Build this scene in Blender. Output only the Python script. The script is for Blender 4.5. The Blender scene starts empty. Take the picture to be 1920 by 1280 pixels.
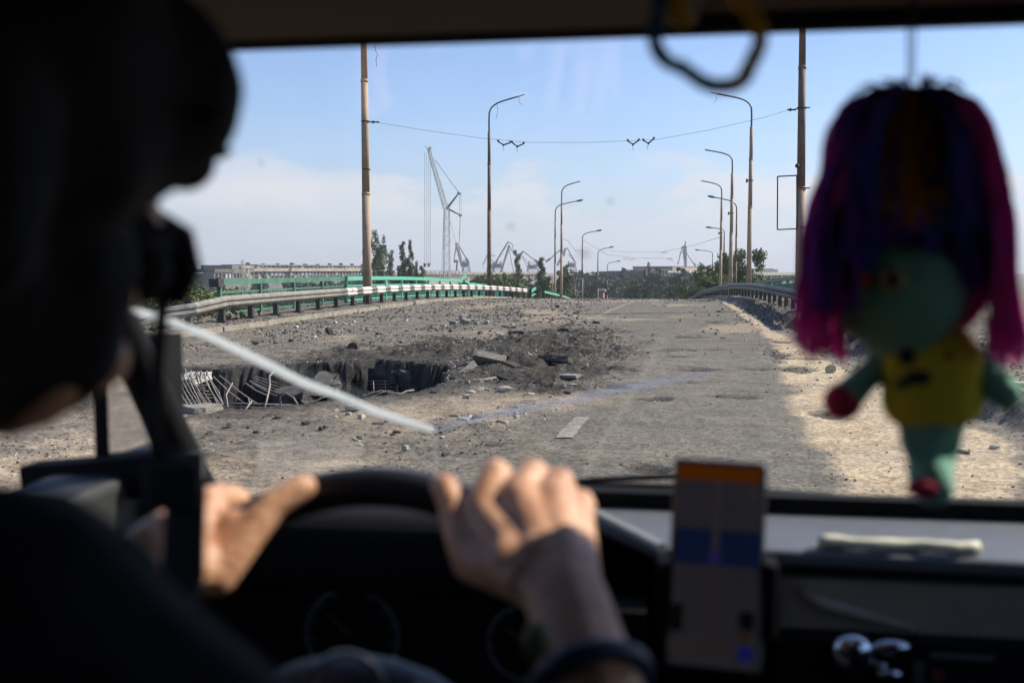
import bpy, bmesh, math, random
import numpy as np
from mathutils import Vector, Matrix, Euler
R = math.radians
random.seed(7); np.random.seed(7)
S = bpy.context.scene
COL = S.collection

# ------------------------------------------------------------------ camera, sky, sun, exposure
EYE = 1.58
YAW, PITCH = R(8.23), R(4.13)
SUN_EL, SUN_AZ = R(40), R(62)            # azimuth measured from the road direction (+Y) towards +X
cd = bpy.data.cameras.new('camera'); cam = bpy.data.objects.new('camera', cd); COL.objects.link(cam)
cam.location = (0, 0, EYE); cam.rotation_euler = (R(90) - PITCH, 0, YAW)
cd.lens = 35; cd.sensor_width = 36; cd.clip_start = 0.02; cd.clip_end = 20000
cd.dof.use_dof = True; cd.dof.focus_distance = 30; cd.dof.aperture_fstop = 4.0; cd.dof.aperture_blades = 0
S.camera = cam
S.render.engine = 'CYCLES'
S.view_settings.view_transform = 'Standard'; S.view_settings.look = 'None'
S.view_settings.gamma = 1; S.view_settings.use_curve_mapping = False
S.view_settings.exposure = 0.7
S.cycles.use_denoising = True
S.cycles.max_bounces = 8; S.cycles.transparent_max_bounces = 16
S.cycles.sample_clamp_indirect = 4.0
S.cycles.caustics_reflective = False; S.cycles.caustics_refractive = False

W = bpy.data.worlds.new("World"); S.world = W; W.use_nodes = True
def build_world():
    nt = W.node_tree; N = nt.nodes; L = nt.links; N.clear()
    out = N.new('ShaderNodeOutputWorld'); bg = N.new('ShaderNodeBackground'); bg.inputs['Strength'].default_value = 0.11
    sky = N.new('ShaderNodeTexSky'); sky.sky_type = 'NISHITA'; sky.sun_disc = False
    sky.sun_elevation = SUN_EL; sky.sun_rotation = SUN_AZ
    sky.air_density = 1.0; sky.dust_density = 0.3; sky.ozone_density = 3.0; sky.altitude = 50
    tint = N.new('ShaderNodeMix'); tint.data_type = 'RGBA'; tint.blend_type = 'MULTIPLY'; tint.inputs['Factor'].default_value = 1; tint.inputs['B'].default_value = (.90,.92,1.06,1); L.new(sky.outputs[0], tint.inputs['A'])
    tc = N.new('ShaderNodeTexCoord'); sep = N.new('ShaderNodeSeparateXYZ'); L.new(tc.outputs['Generated'], sep.inputs[0])
    # cumulus low over the horizon
    mp = N.new('ShaderNodeMapping'); mp.inputs['Scale'].default_value = (5.2, 5.2, 17); mp.inputs['Location'].default_value = (7.7, 2.4, .6)
    L.new(tc.outputs['Generated'], mp.inputs[0])
    nz = N.new('ShaderNodeTexNoise'); nz.inputs['Scale'].default_value = 1.3; nz.inputs['Detail'].default_value = 9; nz.inputs['Roughness'].default_value = .55
    L.new(mp.outputs[0], nz.inputs[0])
    def mth(op, a, b=None, clamp=False):
        m = N.new('ShaderNodeMath'); m.operation = op; m.use_clamp = clamp
        for i, v in enumerate((a, b)):
            if v is None: continue
            if isinstance(v, (int, float)): m.inputs[i].default_value = v
            else: L.new(v, m.inputs[i])
        return m.outputs[0]
    def ramp(v, pts):
        r = N.new('ShaderNodeValToRGB'); L.new(v, r.inputs[0])
        e = r.color_ramp.elements
        while len(e) < len(pts): e.new(.5)
        for q, (p, c) in zip(e, pts): q.position = p; q.color = (c, c, c, 1)
        return r.outputs[0]
    z = sep.outputs[2]
    band = ramp(z, [(0.0, .50), (.03, .68), (.060, .60), (.078, .53), (.092, .38), (.14, .26), (.20, 0)])
    cl = mth('ADD', nz.outputs[0], mth('MULTIPLY', mth('SUBTRACT', band, .5), .42))
    mask = ramp(cl, [(.49, 0), (.545, .7), (.66, 1)])
    mask = mth('MULTIPLY', mask, .8)
    # pale milky layer close to the horizon, the same all the way round; clouds stand before it
    milk = ramp(z, [(0.0, .88), (.05, .66), (.09, .36), (.15, .14), (.25, .05), (1, .03)])
    mix2 = N.new('ShaderNodeMix'); mix2.data_type = 'RGBA'
    L.new(milk, mix2.inputs['Factor']); L.new(tint.outputs['Result'], mix2.inputs['A']); mix2.inputs['B'].default_value = (3.7, 3.8, 4.5, 1)
    fade = ramp(z, [(0, .05), (.045, .22), (.066, .85), (.080, .95), (.096, .6), (.14, .6), (1, .5)])
    mix = N.new('ShaderNodeMix'); mix.data_type = 'RGBA'
    L.new(mth('MULTIPLY', mask, fade), mix.inputs['Factor']); L.new(mix2.outputs['Result'], mix.inputs['A']); mix.inputs['B'].default_value = (5.7, 5.35, 5.35, 1)
    L.new(mix.outputs['Result'], bg.inputs[0]); L.new(bg.outputs[0], out.inputs[0])
build_world()
sd = bpy.data.lights.new('sun', 'SUN'); sd.energy = 4.9; sd.angle = R(.53); sd.color = (1, .925, .81)
sun = bpy.data.objects.new('sun', sd); COL.objects.link(sun)
SD = Vector((math.sin(SUN_AZ)*math.cos(SUN_EL), math.cos(SUN_AZ)*math.cos(SUN_EL), math.sin(SUN_EL)))
sun.rotation_euler = SD.to_track_quat('Z', 'Y').to_euler()

# ------------------------------------------------------------------ helpers
_cm = Matrix.Rotation(YAW, 3, 'Z') @ Matrix.Rotation(R(90) - PITCH, 3, 'X')
FPX = 35/36*1920
def ray(px, py): return _cm @ Vector((px-960, 640-py, -FPX))
def P(px, py, Y):                       # world point at road distance Y seen in that direction
    d = ray(px, py); t = Y/d.y
    return Vector((d.x*t, Y, EYE + d.z*t))
def G(px, py, z=0.0):
    d = ray(px, py); t = (z-EYE)/d.z
    return Vector((d.x*t, d.y*t, z))

def deck_z(y):
    y = np.asarray(y, float)
    d = np.clip(y-40, 0, 70)
    return -(d*d)/1900 - np.clip(y-110, 0, 200)*.0737
def dz(y): return float(deck_z(y))

def tag(o, label=None, cat=None, group=None, kind=None):
    if label: o['label'] = label
    if cat: o['category'] = cat
    if group: o['group'] = group
    if kind: o['kind'] = kind
    return o
def empty(name, loc=(0,0,0), label=None, cat=None, group=None):
    o = bpy.data.objects.new(name, None); COL.objects.link(o); o.location = loc; o.empty_display_size = .1
    return tag(o, label, cat, group)
def link(name, me, mats, parent=None, loc=None):
    o = bpy.data.objects.new(name, me); COL.objects.link(o)
    if mats is not None:
        for m in (mats if isinstance(mats, (list, tuple)) else [mats]): me.materials.append(m)
    if parent is not None:
        o.parent = parent
        if loc is None:                       # geometry given in world space
            o.location = -Vector(parent_world(parent))
    if loc is not None: o.location = loc
    return o
def parent_world(p):
    v = Vector(p.location)
    while p.parent is not None:
        p = p.parent; v += Vector(p.location)
    return v
def copy_tree(o, parent=None):
    c = o.copy(); COL.objects.link(c); c.parent = parent
    for ch in list(o.children): copy_tree(ch, c)
    return c

class MB:
    """collects verts and faces of one mesh"""
    def __init__(s): s.v = []; s.f = []; s.mi = []
    def add(s, vs, fs, mi=0):
        n = len(s.v); s.v += [tuple(v) for v in vs]
        s.f += [tuple(i+n for i in f) for f in fs]; s.mi += [mi]*len(fs)
    def box(s, x0, x1, y0, y1, z0, z1, mi=0):
        s.add([(x0,y0,z0),(x1,y0,z0),(x1,y1,z0),(x0,y1,z0),(x0,y0,z1),(x1,y0,z1),(x1,y1,z1),(x0,y1,z1)],
              [(0,3,2,1),(4,5,6,7),(0,1,5,4),(1,2,6,5),(2,3,7,6),(3,0,4,7)], mi)
    def bar(s, a, b, w, h=None, mi=0):
        a, b = Vector(a), Vector(b); h = h or w
        d = (b-a)
        if d.length < 1e-6: return
        d.normalize(); u = d.cross(Vector((0,0,1)))
        if u.length < 1e-3: u = Vector((1,0,0))
        u.normalize(); v = u.cross(d)
        c = [(-w/2,-h/2),(w/2,-h/2),(w/2,h/2),(-w/2,h/2)]
        s.add([a+u*x+v*y for x,y in c]+[b+u*x+v*y for x,y in c], [(3,2,1,0),(4,5,6,7),(0,1,5,4),(1,2,6,5),(2,3,7,6),(3,0,4,7)], mi)
    def tube(s, pts, r, n=8, mi=0, cap=True):
        pts = [Vector(p) for p in pts]; rs = r if isinstance(r, (list, tuple)) else [r]*len(pts)
        base = []; prev = None
        for i, p in enumerate(pts):
            t = (pts[min(i+1, len(pts)-1)]-pts[max(i-1, 0)]).normalized()
            if prev is None:
                u = t.cross(Vector((0,0,1)))
                if u.length < 1e-3: u = t.cross(Vector((0,1,0)))
            else: u = prev - t*prev.dot(t)
            if u.length < 1e-6: u = t.orthogonal()
            u.normalize(); prev = u; v = t.cross(u)
            base += [p + (u*math.cos(2*math.pi*k/n)+v*math.sin(2*math.pi*k/n))*rs[i] for k in range(n)]
        fs = []
        for i in range(len(pts)-1):
            for k in range(n): fs.append((i*n+k, i*n+(k+1)%n, (i+1)*n+(k+1)%n, (i+1)*n+k))
        if cap: fs += [tuple(range(n))[::-1], tuple(range((len(pts)-1)*n, len(pts)*n))]
        s.add(base, fs, mi)
    def ball(s, c, r, sub=2, sc=(1,1,1), rot=None, mi=0, rough=0):
        bm = bmesh.new(); bmesh.ops.create_icosphere(bm, subdivisions=sub, radius=1)
        bm.verts.index_update()
        vs = []
        for v in bm.verts:
            p = Vector((v.co.x*sc[0], v.co.y*sc[1], v.co.z*sc[2]))*r*(1+random.uniform(-rough, rough))
            if rot is not None: p = rot @ p
            vs.append(p+Vector(c))
        s.add(vs, [tuple(v.index for v in f.verts) for f in bm.faces], mi); bm.free()
    def quad(s, a, b, c, d, mi=0): s.add([a,b,c,d], [(0,1,2,3)], mi)
    def mesh(s, name, smooth=False):
        me = bpy.data.meshes.new(name); me.from_pydata(s.v, [], s.f)
        if any(s.mi): me.polygons.foreach_set('material_index', s.mi)
        if smooth: me.polygons.foreach_set('use_smooth', [True]*len(me.polygons))
        me.update(); return me
    def build(s, name, mats, parent=None, smooth=False, loc=None): return link(name, s.mesh(name, smooth), mats, parent, loc)

def lattice(m, a, b, w0, w1, n, t, td=None):
    """square lattice boom between a and b"""
    a, b = Vector(a), Vector(b); td = td or t*.6
    d = (b-a).normalized(); u = d.cross(Vector((0,1,0)))
    if u.length < 1e-3: u = Vector((1,0,0))
    u.normalize(); v = d.cross(u).normalized()
    cs = [(-1,-1),(1,-1),(1,1),(-1,1)]
    def pt(i, k):
        q = i/n; w = (w0+(w1-w0)*q)/2
        return a.lerp(b, q) + u*cs[k][0]*w + v*cs[k][1]*w
    for k in range(4):
        m.bar(pt(0,k), pt(n,k), t)
        for i in range(n):
            k2 = (k+1) % 4
            if i % 2: m.bar(pt(i,k), pt(i+1,k2), td)
            else: m.bar(pt(i,k2), pt(i+1,k), td)
            m.bar(pt(i,k), pt(i,k2), td)

# ------------------------------------------------------------------ numpy noise
def _hash(ix, iy, seed):
    h = (ix.astype(np.int64)*374761393 + iy.astype(np.int64)*668265263 + seed*974711) & 0x7fffffff
    h = ((h ^ (h >> 13))*1274126177) & 0x7fffffff
    return ((h ^ (h >> 16)) & 0xffff)/65535.0
def vnoise(x, y, seed=0):
    ix = np.floor(x); iy = np.floor(y); fx = x-ix; fy = y-iy
    fx = fx*fx*(3-2*fx); fy = fy*fy*(3-2*fy)
    a = _hash(ix,iy,seed); b = _hash(ix+1,iy,seed); c = _hash(ix,iy+1,seed); d = _hash(ix+1,iy+1,seed)
    return (a*(1-fx)+b*fx)*(1-fy)+(c*(1-fx)+d*fx)*fy
def fbm(x, y, oct=4, seed=0, gain=.5):
    s = 0; a = 1; t = 0
    for o in range(oct):
        s = s + a*vnoise(x*2**o, y*2**o, seed+o*17); t += a; a *= gain
    return s/t
def sstep(a, b, x):
    t = np.clip((x-a)/(b-a), 0, 1); return t*t*(3-2*t)
def poly_sd(x, y, poly):                 # signed distance, positive inside
    d = np.full(x.shape, 1e9); ins = np.zeros(x.shape, bool); n = len(poly)
    for i in range(n):
        x0, y0 = poly[i]; x1, y1 = poly[(i+1) % n]
        ex, ey = x1-x0, y1-y0; wx, wy = x-x0, y-y0
        t = np.clip((wx*ex+wy*ey)/(ex*ex+ey*ey), 0, 1)
        d = np.minimum(d, np.hypot(wx-ex*t, wy-ey*t))
        c = (y0 > y) != (y1 > y)
        if abs(ey) > 1e-9: ins ^= c & (x < (x1-x0)*(y-y0)/ey + x0)
    return np.where(ins, d, -d)
def gpoly(pts): return [tuple(G(*p)[:2]) for p in pts]

# ------------------------------------------------------------------ materials
def mat(name, col, rough=.7, metal=0, col2=None, scale=8, bump=0, bscale=None, spec=None, detail=6, coord='Object', thr=(.35,.65), emit=None, trans=None, sheen=0):
    m = bpy.data.materials.new(name); m.use_nodes = True; nt = m.node_tree; N = nt.nodes; L = nt.links
    b = N['Principled BSDF']; b.inputs['Base Color'].default_value = (*col, 1); b.inputs['Roughness'].default_value = rough
    b.inputs['Metallic'].default_value = metal
    if spec is not None: b.inputs['Specular IOR Level'].default_value = spec
    if sheen: b.inputs['Sheen Weight'].default_value = sheen
    if emit: b.inputs['Emission Color'].default_value = (*emit[0], 1); b.inputs['Emission Strength'].default_value = emit[1]
    tc = N.new('ShaderNodeTexCoord')
    if col2 is not None:
        nz = N.new('ShaderNodeTexNoise'); nz.inputs['Scale'].default_value = scale; nz.inputs['Detail'].default_value = detail
        nz.inputs['Roughness'].default_value = .62
        L.new(tc.outputs[coord], nz.inputs[0])
        r = N.new('ShaderNodeValToRGB'); L.new(nz.outputs[0], r.inputs[0])
        r.color_ramp.elements[0].position = thr[0]; r.color_ramp.elements[1].position = thr[1]
        r.color_ramp.elements[0].color = (*col, 1); r.color_ramp.elements[1].color = (*col2, 1)
        L.new(r.outputs[0], b.inputs['Base Color'])
    if bump:
        nb = N.new('ShaderNodeTexNoise'); nb.inputs['Scale'].default_value = bscale or scale*4; nb.inputs['Detail'].default_value = 6
        L.new(tc.outputs[coord], nb.inputs[0])
        bp = N.new('ShaderNodeBump'); bp.inputs['Strength'].default_value = bump; bp.inputs['Distance'].default_value = .02
        L.new(nb.outputs[0], bp.inputs['Height']); L.new(bp.outputs[0], b.inputs['Normal'])
    return m

def ground_material():
    m = bpy.data.materials.new('road_surface'); m.use_nodes = True; nt = m.node_tree; N = nt.nodes; L = nt.links
    b = N['Principled BSDF']; b.inputs['Roughness'].default_value = .92; b.inputs['Specular IOR Level'].default_value = .2
    tc = N.new('ShaderNodeTexCoord'); at = N.new('ShaderNodeAttribute'); at.attribute_name = 'wear'
    sp = N.new('ShaderNodeSeparateColor'); L.new(at.outputs['Color'], sp.inputs[0])
    def noise(sc, det=5, rough=.6, stretch=None):
        n = N.new('ShaderNodeTexNoise'); n.inputs['Scale'].default_value = sc; n.inputs['Detail'].default_value = det; n.inputs['Roughness'].default_value = rough
        if stretch:
            mp = N.new('ShaderNodeMapping'); mp.inputs['Scale'].default_value = stretch; L.new(tc.outputs['Object'], mp.inputs[0]); L.new(mp.outputs[0], n.inputs[0])
        else: L.new(tc.outputs['Object'], n.inputs[0])
        return n.outputs[0]
    def ramp(v, p0, c0, p1, c1):
        r = N.new('ShaderNodeValToRGB'); L.new(v, r.inputs[0]); e = r.color_ramp.elements
        e[0].position = p0; e[0].color = (*c0, 1); e[1].position = p1; e[1].color = (*c1, 1); return r.outputs[0]
    def mix(f, a, bb, mode='MIX'):
        x = N.new('ShaderNodeMix'); x.data_type = 'RGBA'; x.blend_type = mode
        for k, v in (('Factor', f), ('A', a), ('B', bb)):
            if isinstance(v, (int, float)): x.inputs[k].default_value = v
            elif isinstance(v, tuple): x.inputs[k].default_value = (*v, 1)
            else: L.new(v, x.inputs[k])
        return x.outputs['Result']
    asph = ramp(noise(3.0, 8, .65, (1.2, .5, 1)), .3, (.105,.095,.080), .72, (.164,.146,.119))
    dirt = ramp(noise(2.2, 9, .7), .3, (.112,.097,.081), .7, (.190,.164,.133))
    sand = ramp(noise(2.0, 8, .65), .3, (.33,.255,.17), .7, (.46,.365,.25))
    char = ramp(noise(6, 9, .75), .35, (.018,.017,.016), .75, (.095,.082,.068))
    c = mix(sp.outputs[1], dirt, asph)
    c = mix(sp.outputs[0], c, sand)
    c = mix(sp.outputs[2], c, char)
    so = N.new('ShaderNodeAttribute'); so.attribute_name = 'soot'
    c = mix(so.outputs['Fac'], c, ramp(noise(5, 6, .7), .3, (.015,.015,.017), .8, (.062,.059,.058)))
    # grit speckle
    vo = N.new('ShaderNodeTexVoronoi'); vo.inputs['Scale'].default_value = 34; L.new(tc.outputs['Object'], vo.inputs[0])
    hs = N.new('ShaderNodeSeparateColor'); L.new(vo.outputs['Color'], hs.inputs[0])
    spk = ramp(hs.outputs[0], .0, (.42,.42,.43), 1.0, (1.58,1.57,1.55))
    c = mix(.75, c, spk, 'MULTIPLY')
    fine = ramp(noise(70, 3, .75), .3, (.66,.66,.66), .7, (1.34,1.34,1.34))
    c = mix(.85, c, fine, 'MULTIPLY')
    c = mix(1.0, c, ramp(noise(.9, 7, .68, (.45,1.7,1)), .50, (1.04,1.04,1.04), .70, (.74,.72,.70)), 'MULTIPLY')      # oil and soot stains
    c = mix(1.0, c, ramp(noise(.55, 8, .7), .44, (1,1,1), .62, (1.16,1.13,1.06)), 'MULTIPLY')                         # drifted dust
    L.new(c, b.inputs['Base Color'])
    bp = N.new('ShaderNodeBump'); bp.inputs['Strength'].default_value = .55; bp.inputs['Distance'].default_value = .012
    L.new(noise(75, 4, .7), bp.inputs['Height']); L.new(bp.outputs[0], b.inputs['Normal'])
    return m

M = dict(
    road=ground_material(),
    earth=mat('earth', (.10,.095,.05), .95, col2=(.20,.165,.10), scale=.12, coord='Object'),
    grass=mat('dry_grass', (.06,.075,.025), .9, col2=(.16,.14,.06), scale=2),
    kerb=mat('kerb_concrete', (.30,.265,.21), .9, col2=(.17,.145,.11), scale=3, bump=.3),
    concrete=mat('concrete', (.33,.30,.26), .9, col2=(.20,.175,.145), scale=9, bump=.5, bscale=40),
    pale=mat('pale_concrete', (.50,.47,.42), .9, col2=(.33,.30,.26), scale=14, bump=.4, bscale=60),
    asphalt=mat('broken_asphalt', (.045,.042,.04), .95, col2=(.13,.112,.092), scale=12, bump=.7, bscale=70),
    sooty=mat('sooty_concrete', (.030,.029,.030), .95, col2=(.085,.078,.07), scale=7, bump=.7, bscale=50),
    rebar=mat('rebar_steel', (.36,.33,.29), .75, col2=(.20,.15,.11), scale=20),
    galv=mat('weathered_steel', (.26,.24,.205), .6, .0, col2=(.16,.145,.12), scale=3.5, bump=.15),
    white=mat('white_paint', (.66,.63,.57), .55, col2=(.46,.43,.37), scale=4, thr=(.45,.8)),
    band=mat('dark_paint', (.105,.10,.098), .6, col2=(.20,.185,.17), scale=5),
    black=mat('black_steel', (.025,.025,.026), .6, col2=(.06,.055,.05), scale=6),
    greyrail=mat('grey_steel', (.13,.13,.128), .6, col2=(.055,.055,.055), scale=3),
    green=mat('turquoise_paint', (.085,.40,.27), .5, col2=(.17,.47,.33), scale=3, thr=(.4,.75)),
    dgreen=mat('soiled_green_paint', (.045,.135,.09), .6, col2=(.09,.20,.14), scale=2.5),  # darker, duller green for the nearest fence panels
    rgreen=mat('green_paint', (.035,.17,.115), .5, col2=(.06,.22,.15), scale=3),
    pole=mat('rusty_cream_paint', (.40,.285,.185), .75, col2=(.25,.165,.105), scale=2.2, bump=.2, thr=(.42,.8)),
    pole_dark=mat('brown_pole_paint', (.20,.135,.10), .75, col2=(.11,.075,.06), scale=3, bump=.25),
    arm=mat('grey_pipe', (.16,.155,.15), .6, col2=(.09,.085,.08), scale=5),
    wire=mat('wire', (.03,.03,.03), .6),
    crane=mat('crane_paint', (.62,.56,.46), .7, col2=(.42,.36,.29), scale=.15),
    crane_w=mat('white_crane_paint', (.66,.64,.60), .7, col2=(.45,.43,.40), scale=.2),
    crane_d=mat('dark_crane_steel', (.19,.19,.195), .7, col2=(.30,.27,.24), scale=.2),
    wall_beige=mat('beige_facade', (.42,.35,.27), .9, col2=(.27,.22,.17), scale=.12),
    wall_grey=mat('sooty_facade', (.115,.11,.11), .9, col2=(.20,.185,.17), scale=.1),
    wall_dark=mat('burnt_facade', (.07,.062,.058), .9, col2=(.15,.125,.105), scale=.15),
    glass_far=mat('broken_windows', (.03,.033,.038), .3, col2=(.42,.42,.42), scale=.55, thr=(.55,.62), detail=3),
    roof=mat('sheet_roof', (.16,.15,.15), .8, col2=(.27,.25,.235), scale=.1),
    leaf_p=mat('poplar_leaves', (.060,.088,.034), .75, col2=(.145,.170,.072), scale=.5),
    leaf_b=mat('broad_leaves', (.065,.095,.022), .75, col2=(.17,.20,.055), scale=.4),
    leaf_f=mat('far_leaves', (.058,.080,.044), .8, col2=(.125,.145,.075), scale=.1),
    bark=mat('bark', (.10,.08,.06), .9, col2=(.19,.15,.11), scale=4),
    line=mat('worn_road_paint', (.30,.27,.225), .9, col2=(.165,.145,.115), scale=16, thr=(.42,.56)),
    # cabin
    trim=mat('black_plastic', (.007,.007,.008), .85, spec=.15, bump=.1, bscale=300),
    lining=mat('roof_lining', (.10,.07,.045), .95, col2=(.09,.068,.045), scale=30),
    dash=mat('grey_dash_plastic', (.090,.094,.108), .55, col2=(.11,.114,.128), scale=40, bump=.06, bscale=400),
    dash_edge=mat('dash_edge_trim', (.40,.38,.33), .5),
    wheel=mat('wheel_leather', (.012,.012,.014), .42, bump=.08, bscale=300),
    hub=mat('hub_plastic', (.012,.014,.022), .5),
    chrome=mat('chrome', (.74,.78,.84), .2, 1.0),
    skin=None,
    cloth=mat('navy_jacket', (.005,.006,.010), .9, spec=.15, col2=(.009,.010,.015), scale=60, bump=.3, bscale=200),
    helmet=mat('matt_helmet', (.007,.008,.010), .85, spec=.2, col2=(.004,.0045,.006), scale=25),
    strap=mat('webbing', (.010,.010,.013), .8, bump=.2, bscale=500),
    net=mat('net_cord', (.60,.53,.44), .8),
    pocket=mat('pocket_lining', (.20,.165,.13), .9, col2=(.46,.38,.30), scale=14),
    cream=mat('cream_paper', (.72,.68,.50), .8, col2=(.62,.58,.42), scale=20),
    paper=mat('white_paper', (.78,.70,.66), .8),
    door=mat('door_plastic', (.022,.023,.023), .6),
    mirror=mat('mirror_glass', (.92,.92,.90), .03, 1.0),
    phone=mat('phone_case', (.012,.012,.014), .35),
)
def skin_material():
    m = mat('skin', (.70,.385,.225), .45, col2=(.47,.225,.125), scale=34, bump=.22, bscale=170)
    b = m.node_tree.nodes['Principled BSDF']
    b.inputs['Subsurface Weight'].default_value = .12; b.inputs['Subsurface Radius'].default_value = (.012,.005,.003); b.inputs['Subsurface Scale'].default_value = 1
    return m
M['skin'] = skin_material()
def glow(name, col, s):
    m = bpy.data.materials.new(name); m.use_nodes = True; b = m.node_tree.nodes['Principled BSDF']
    b.inputs['Base Color'].default_value = (*[c*.1 for c in col], 1); b.inputs['Roughness'].default_value = .25
    b.inputs['Emission Color'].default_value = (*col, 1); b.inputs['Emission Strength'].default_value = s
    return m
def glass_material():
    m = bpy.data.materials.new('windshield_glass'); m.use_nodes = True; nt = m.node_tree; N = nt.nodes; L = nt.links; N.clear()
    out = N.new('ShaderNodeOutputMaterial'); tr = N.new('ShaderNodeBsdfTransparent'); tr.inputs[0].default_value = (.975,.985,.98,1)
    gl = N.new('ShaderNodeBsdfGlossy'); gl.inputs['Roughness'].default_value = .0
    ge = N.new('ShaderNodeNewGeometry'); dp = N.new('ShaderNodeVectorMath'); dp.operation = 'DOT_PRODUCT'; L.new(ge.outputs['Normal'], dp.inputs[0]); L.new(ge.outputs['Incoming'], dp.inputs[1])
    def mt(op, a, b):
        q = N.new('ShaderNodeMath'); q.operation = op
        for i, v in enumerate((a, b)):
            if isinstance(v, (int, float)): q.inputs[i].default_value = v
            else: L.new(v, q.inputs[i])
        return q.outputs[0]
    sch = mt('MULTIPLY_ADD', mt('POWER', mt('SUBTRACT', 1.0, mt('ABSOLUTE', dp.outputs['Value'], 0)), 5.0), .96); sch.node.inputs[2].default_value = .036
    mx = N.new('ShaderNodeMixShader'); L.new(sch, mx.inputs[0]); L.new(tr.outputs[0], mx.inputs[1]); L.new(gl.outputs[0], mx.inputs[2])
    df = N.new('ShaderNodeBsdfDiffuse'); df.inputs[0].default_value = (.5,.48,.46,1)
    tc = N.new('ShaderNodeTexCoord'); nz = N.new('ShaderNodeTexNoise'); nz.inputs['Scale'].default_value = 7; nz.inputs['Detail'].default_value = 8; nz.inputs['Roughness'].default_value = .7
    L.new(tc.outputs['Object'], nz.inputs[0])
    r = N.new('ShaderNodeMapRange'); L.new(nz.outputs[0], r.inputs[0]); r.inputs[1].default_value = .4; r.inputs[2].default_value = .9; r.inputs[3].default_value = .004; r.inputs[4].default_value = .05
    mx2 = N.new('ShaderNodeMixShader'); L.new(r.outputs[0], mx2.inputs[0]); L.new(mx.outputs[0], mx2.inputs[1]); L.new(df.outputs[0], mx2.inputs[2])
    L.new(mx2.outputs[0], out.inputs[0]); return m
M['glass'] = glass_material()
def veil(name, col, fac):
    m = bpy.data.materials.new(name); m.use_nodes = True; nt = m.node_tree; N = nt.nodes; L = nt.links; N.clear()
    out = N.new('ShaderNodeOutputMaterial'); tr = N.new('ShaderNodeBsdfTransparent'); df = N.new('ShaderNodeBsdfTranslucent'); df.inputs[0].default_value = (*col, 1)
    d2 = N.new('ShaderNodeBsdfDiffuse'); d2.inputs[0].default_value = (*col, 1)
    a = N.new('ShaderNodeMixShader'); a.inputs[0].default_value = .5; L.new(df.outputs[0], a.inputs[1]); L.new(d2.outputs[0], a.inputs[2])
    tc = N.new('ShaderNodeTexCoord'); nz = N.new('ShaderNodeTexNoise'); nz.inputs['Scale'].default_value = 16; L.new(tc.outputs['Object'], nz.inputs[0])
    r = N.new('ShaderNodeMapRange'); L.new(nz.outputs[0], r.inputs[0]); r.inputs[1].default_value = .3; r.inputs[2].default_value = .7; r.inputs[3].default_value = fac*.6; r.inputs[4].default_value = min(1, fac*1.3)
    mx = N.new('ShaderNodeMixShader'); L.new(r.outputs[0], mx.inputs[0]); L.new(tr.outputs[0], mx.inputs[1]); L.new(a.outputs[0], mx.inputs[2]); L.new(mx.outputs[0], out.inputs[0])
    return m

# ------------------------------------------------------------------ ground: terrain, bridge deck, kerbs
XL, XR = -14.3, 9.3
def build_terrain():
    rr = np.concatenate([[0], np.geomspace(6, 3500, 90)]); th = np.linspace(0, 2*np.pi, 181)[:-1]
    vs = [(0, 0, -4)]
    rg, tg = np.meshgrid(rr[1:], th, indexing='ij')
    x = rg*np.sin(tg); y = rg*np.cos(tg)
    edge = np.maximum(np.maximum(XL-x, x-XR), 0)
    dk = deck_z(np.clip(y, -100, 400))
    z = np.where(edge > 0, dk-.45-edge*.42, dk-3.2)
    z = np.maximum(z, -10.4) + (fbm(x/9, y/9, 4, 5)-.5)*np.where(edge > 0, .8, 0)
    z = np.where(edge <= 0, np.minimum(dk-2.6, -2.6), z)
    z = np.where((y > 205) & (edge <= 0), -10.6, z)
    vs += list(zip(x.ravel(), y.ravel(), z.ravel()))
    n = 180; fs = [(0, 1+(k+1) % n, 1+k) for k in range(n)]
    for i in range(len(rr)-2):
        for k in range(n):
            a = 1+i*n+k; b = 1+i*n+(k+1) % n
            fs.append((a, b, b+n, a+n))
    me = bpy.data.meshes.new('terrain'); me.from_pydata(vs, [], fs); me.polygons.foreach_set('use_smooth', [True]*len(fs)); me.update()
    return tag(link('terrain', me, M['earth']), kind='structure')
build_terrain()

HOLE = [tuple(G(*q)[:2]) for q in ((290,772),(350,769),(420,766),(500,764),(560,758),(620,749),(690,744),(760,735),(826,720),(842,702),(836,684),(780,679),(700,677),(600,682),(520,686),(430,690),(320,694),(250,702),(200,722),(220,762))]
HOLE_OLD = [(-5.6,11.3),(-4.9,11.9),(-4.26,12.3),(-3.6,13.3),(-2.9,14.1),(-2.75,15.1),(-3.1,16.4),(-3.7,17.4),(-5.0,17.3),(-6.3,16.7),(-7.6,16.4),(-8.4,15.8),(-8.9,14),(-8.2,12.2),(-7.0,11.2)]
CHAR = gpoly([(520,672),(640,655),(760,650),(860,636),(960,628),(1060,617),(1120,613),(1160,640),(1165,680),(1110,722),(1030,738),(960,728),(900,712),(840,712),(700,700),(560,690)])
LANE = gpoly([(780,960),(880,880),(1000,810),(1110,748),(1180,690),(1180,640),(1120,606),(1090,590),(1110,572),(1180,563),(1345,563),(1400,610),(1470,690),(1530,800),(1610,960)])
SAND = gpoly([(1352,563),(1420,615),(1462,660),(1490,760),(1530,830),(1580,925),(1610,965),(1920,965),(1920,850),(1760,770),(1600,700),(1500,648),(1420,600),(1372,566)])
RUB = gpoly([(1405,588),(1500,625),(1640,690),(1760,750),(1920,800),(1920,610),(1640,590),(1470,572),(1385,568)])
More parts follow.
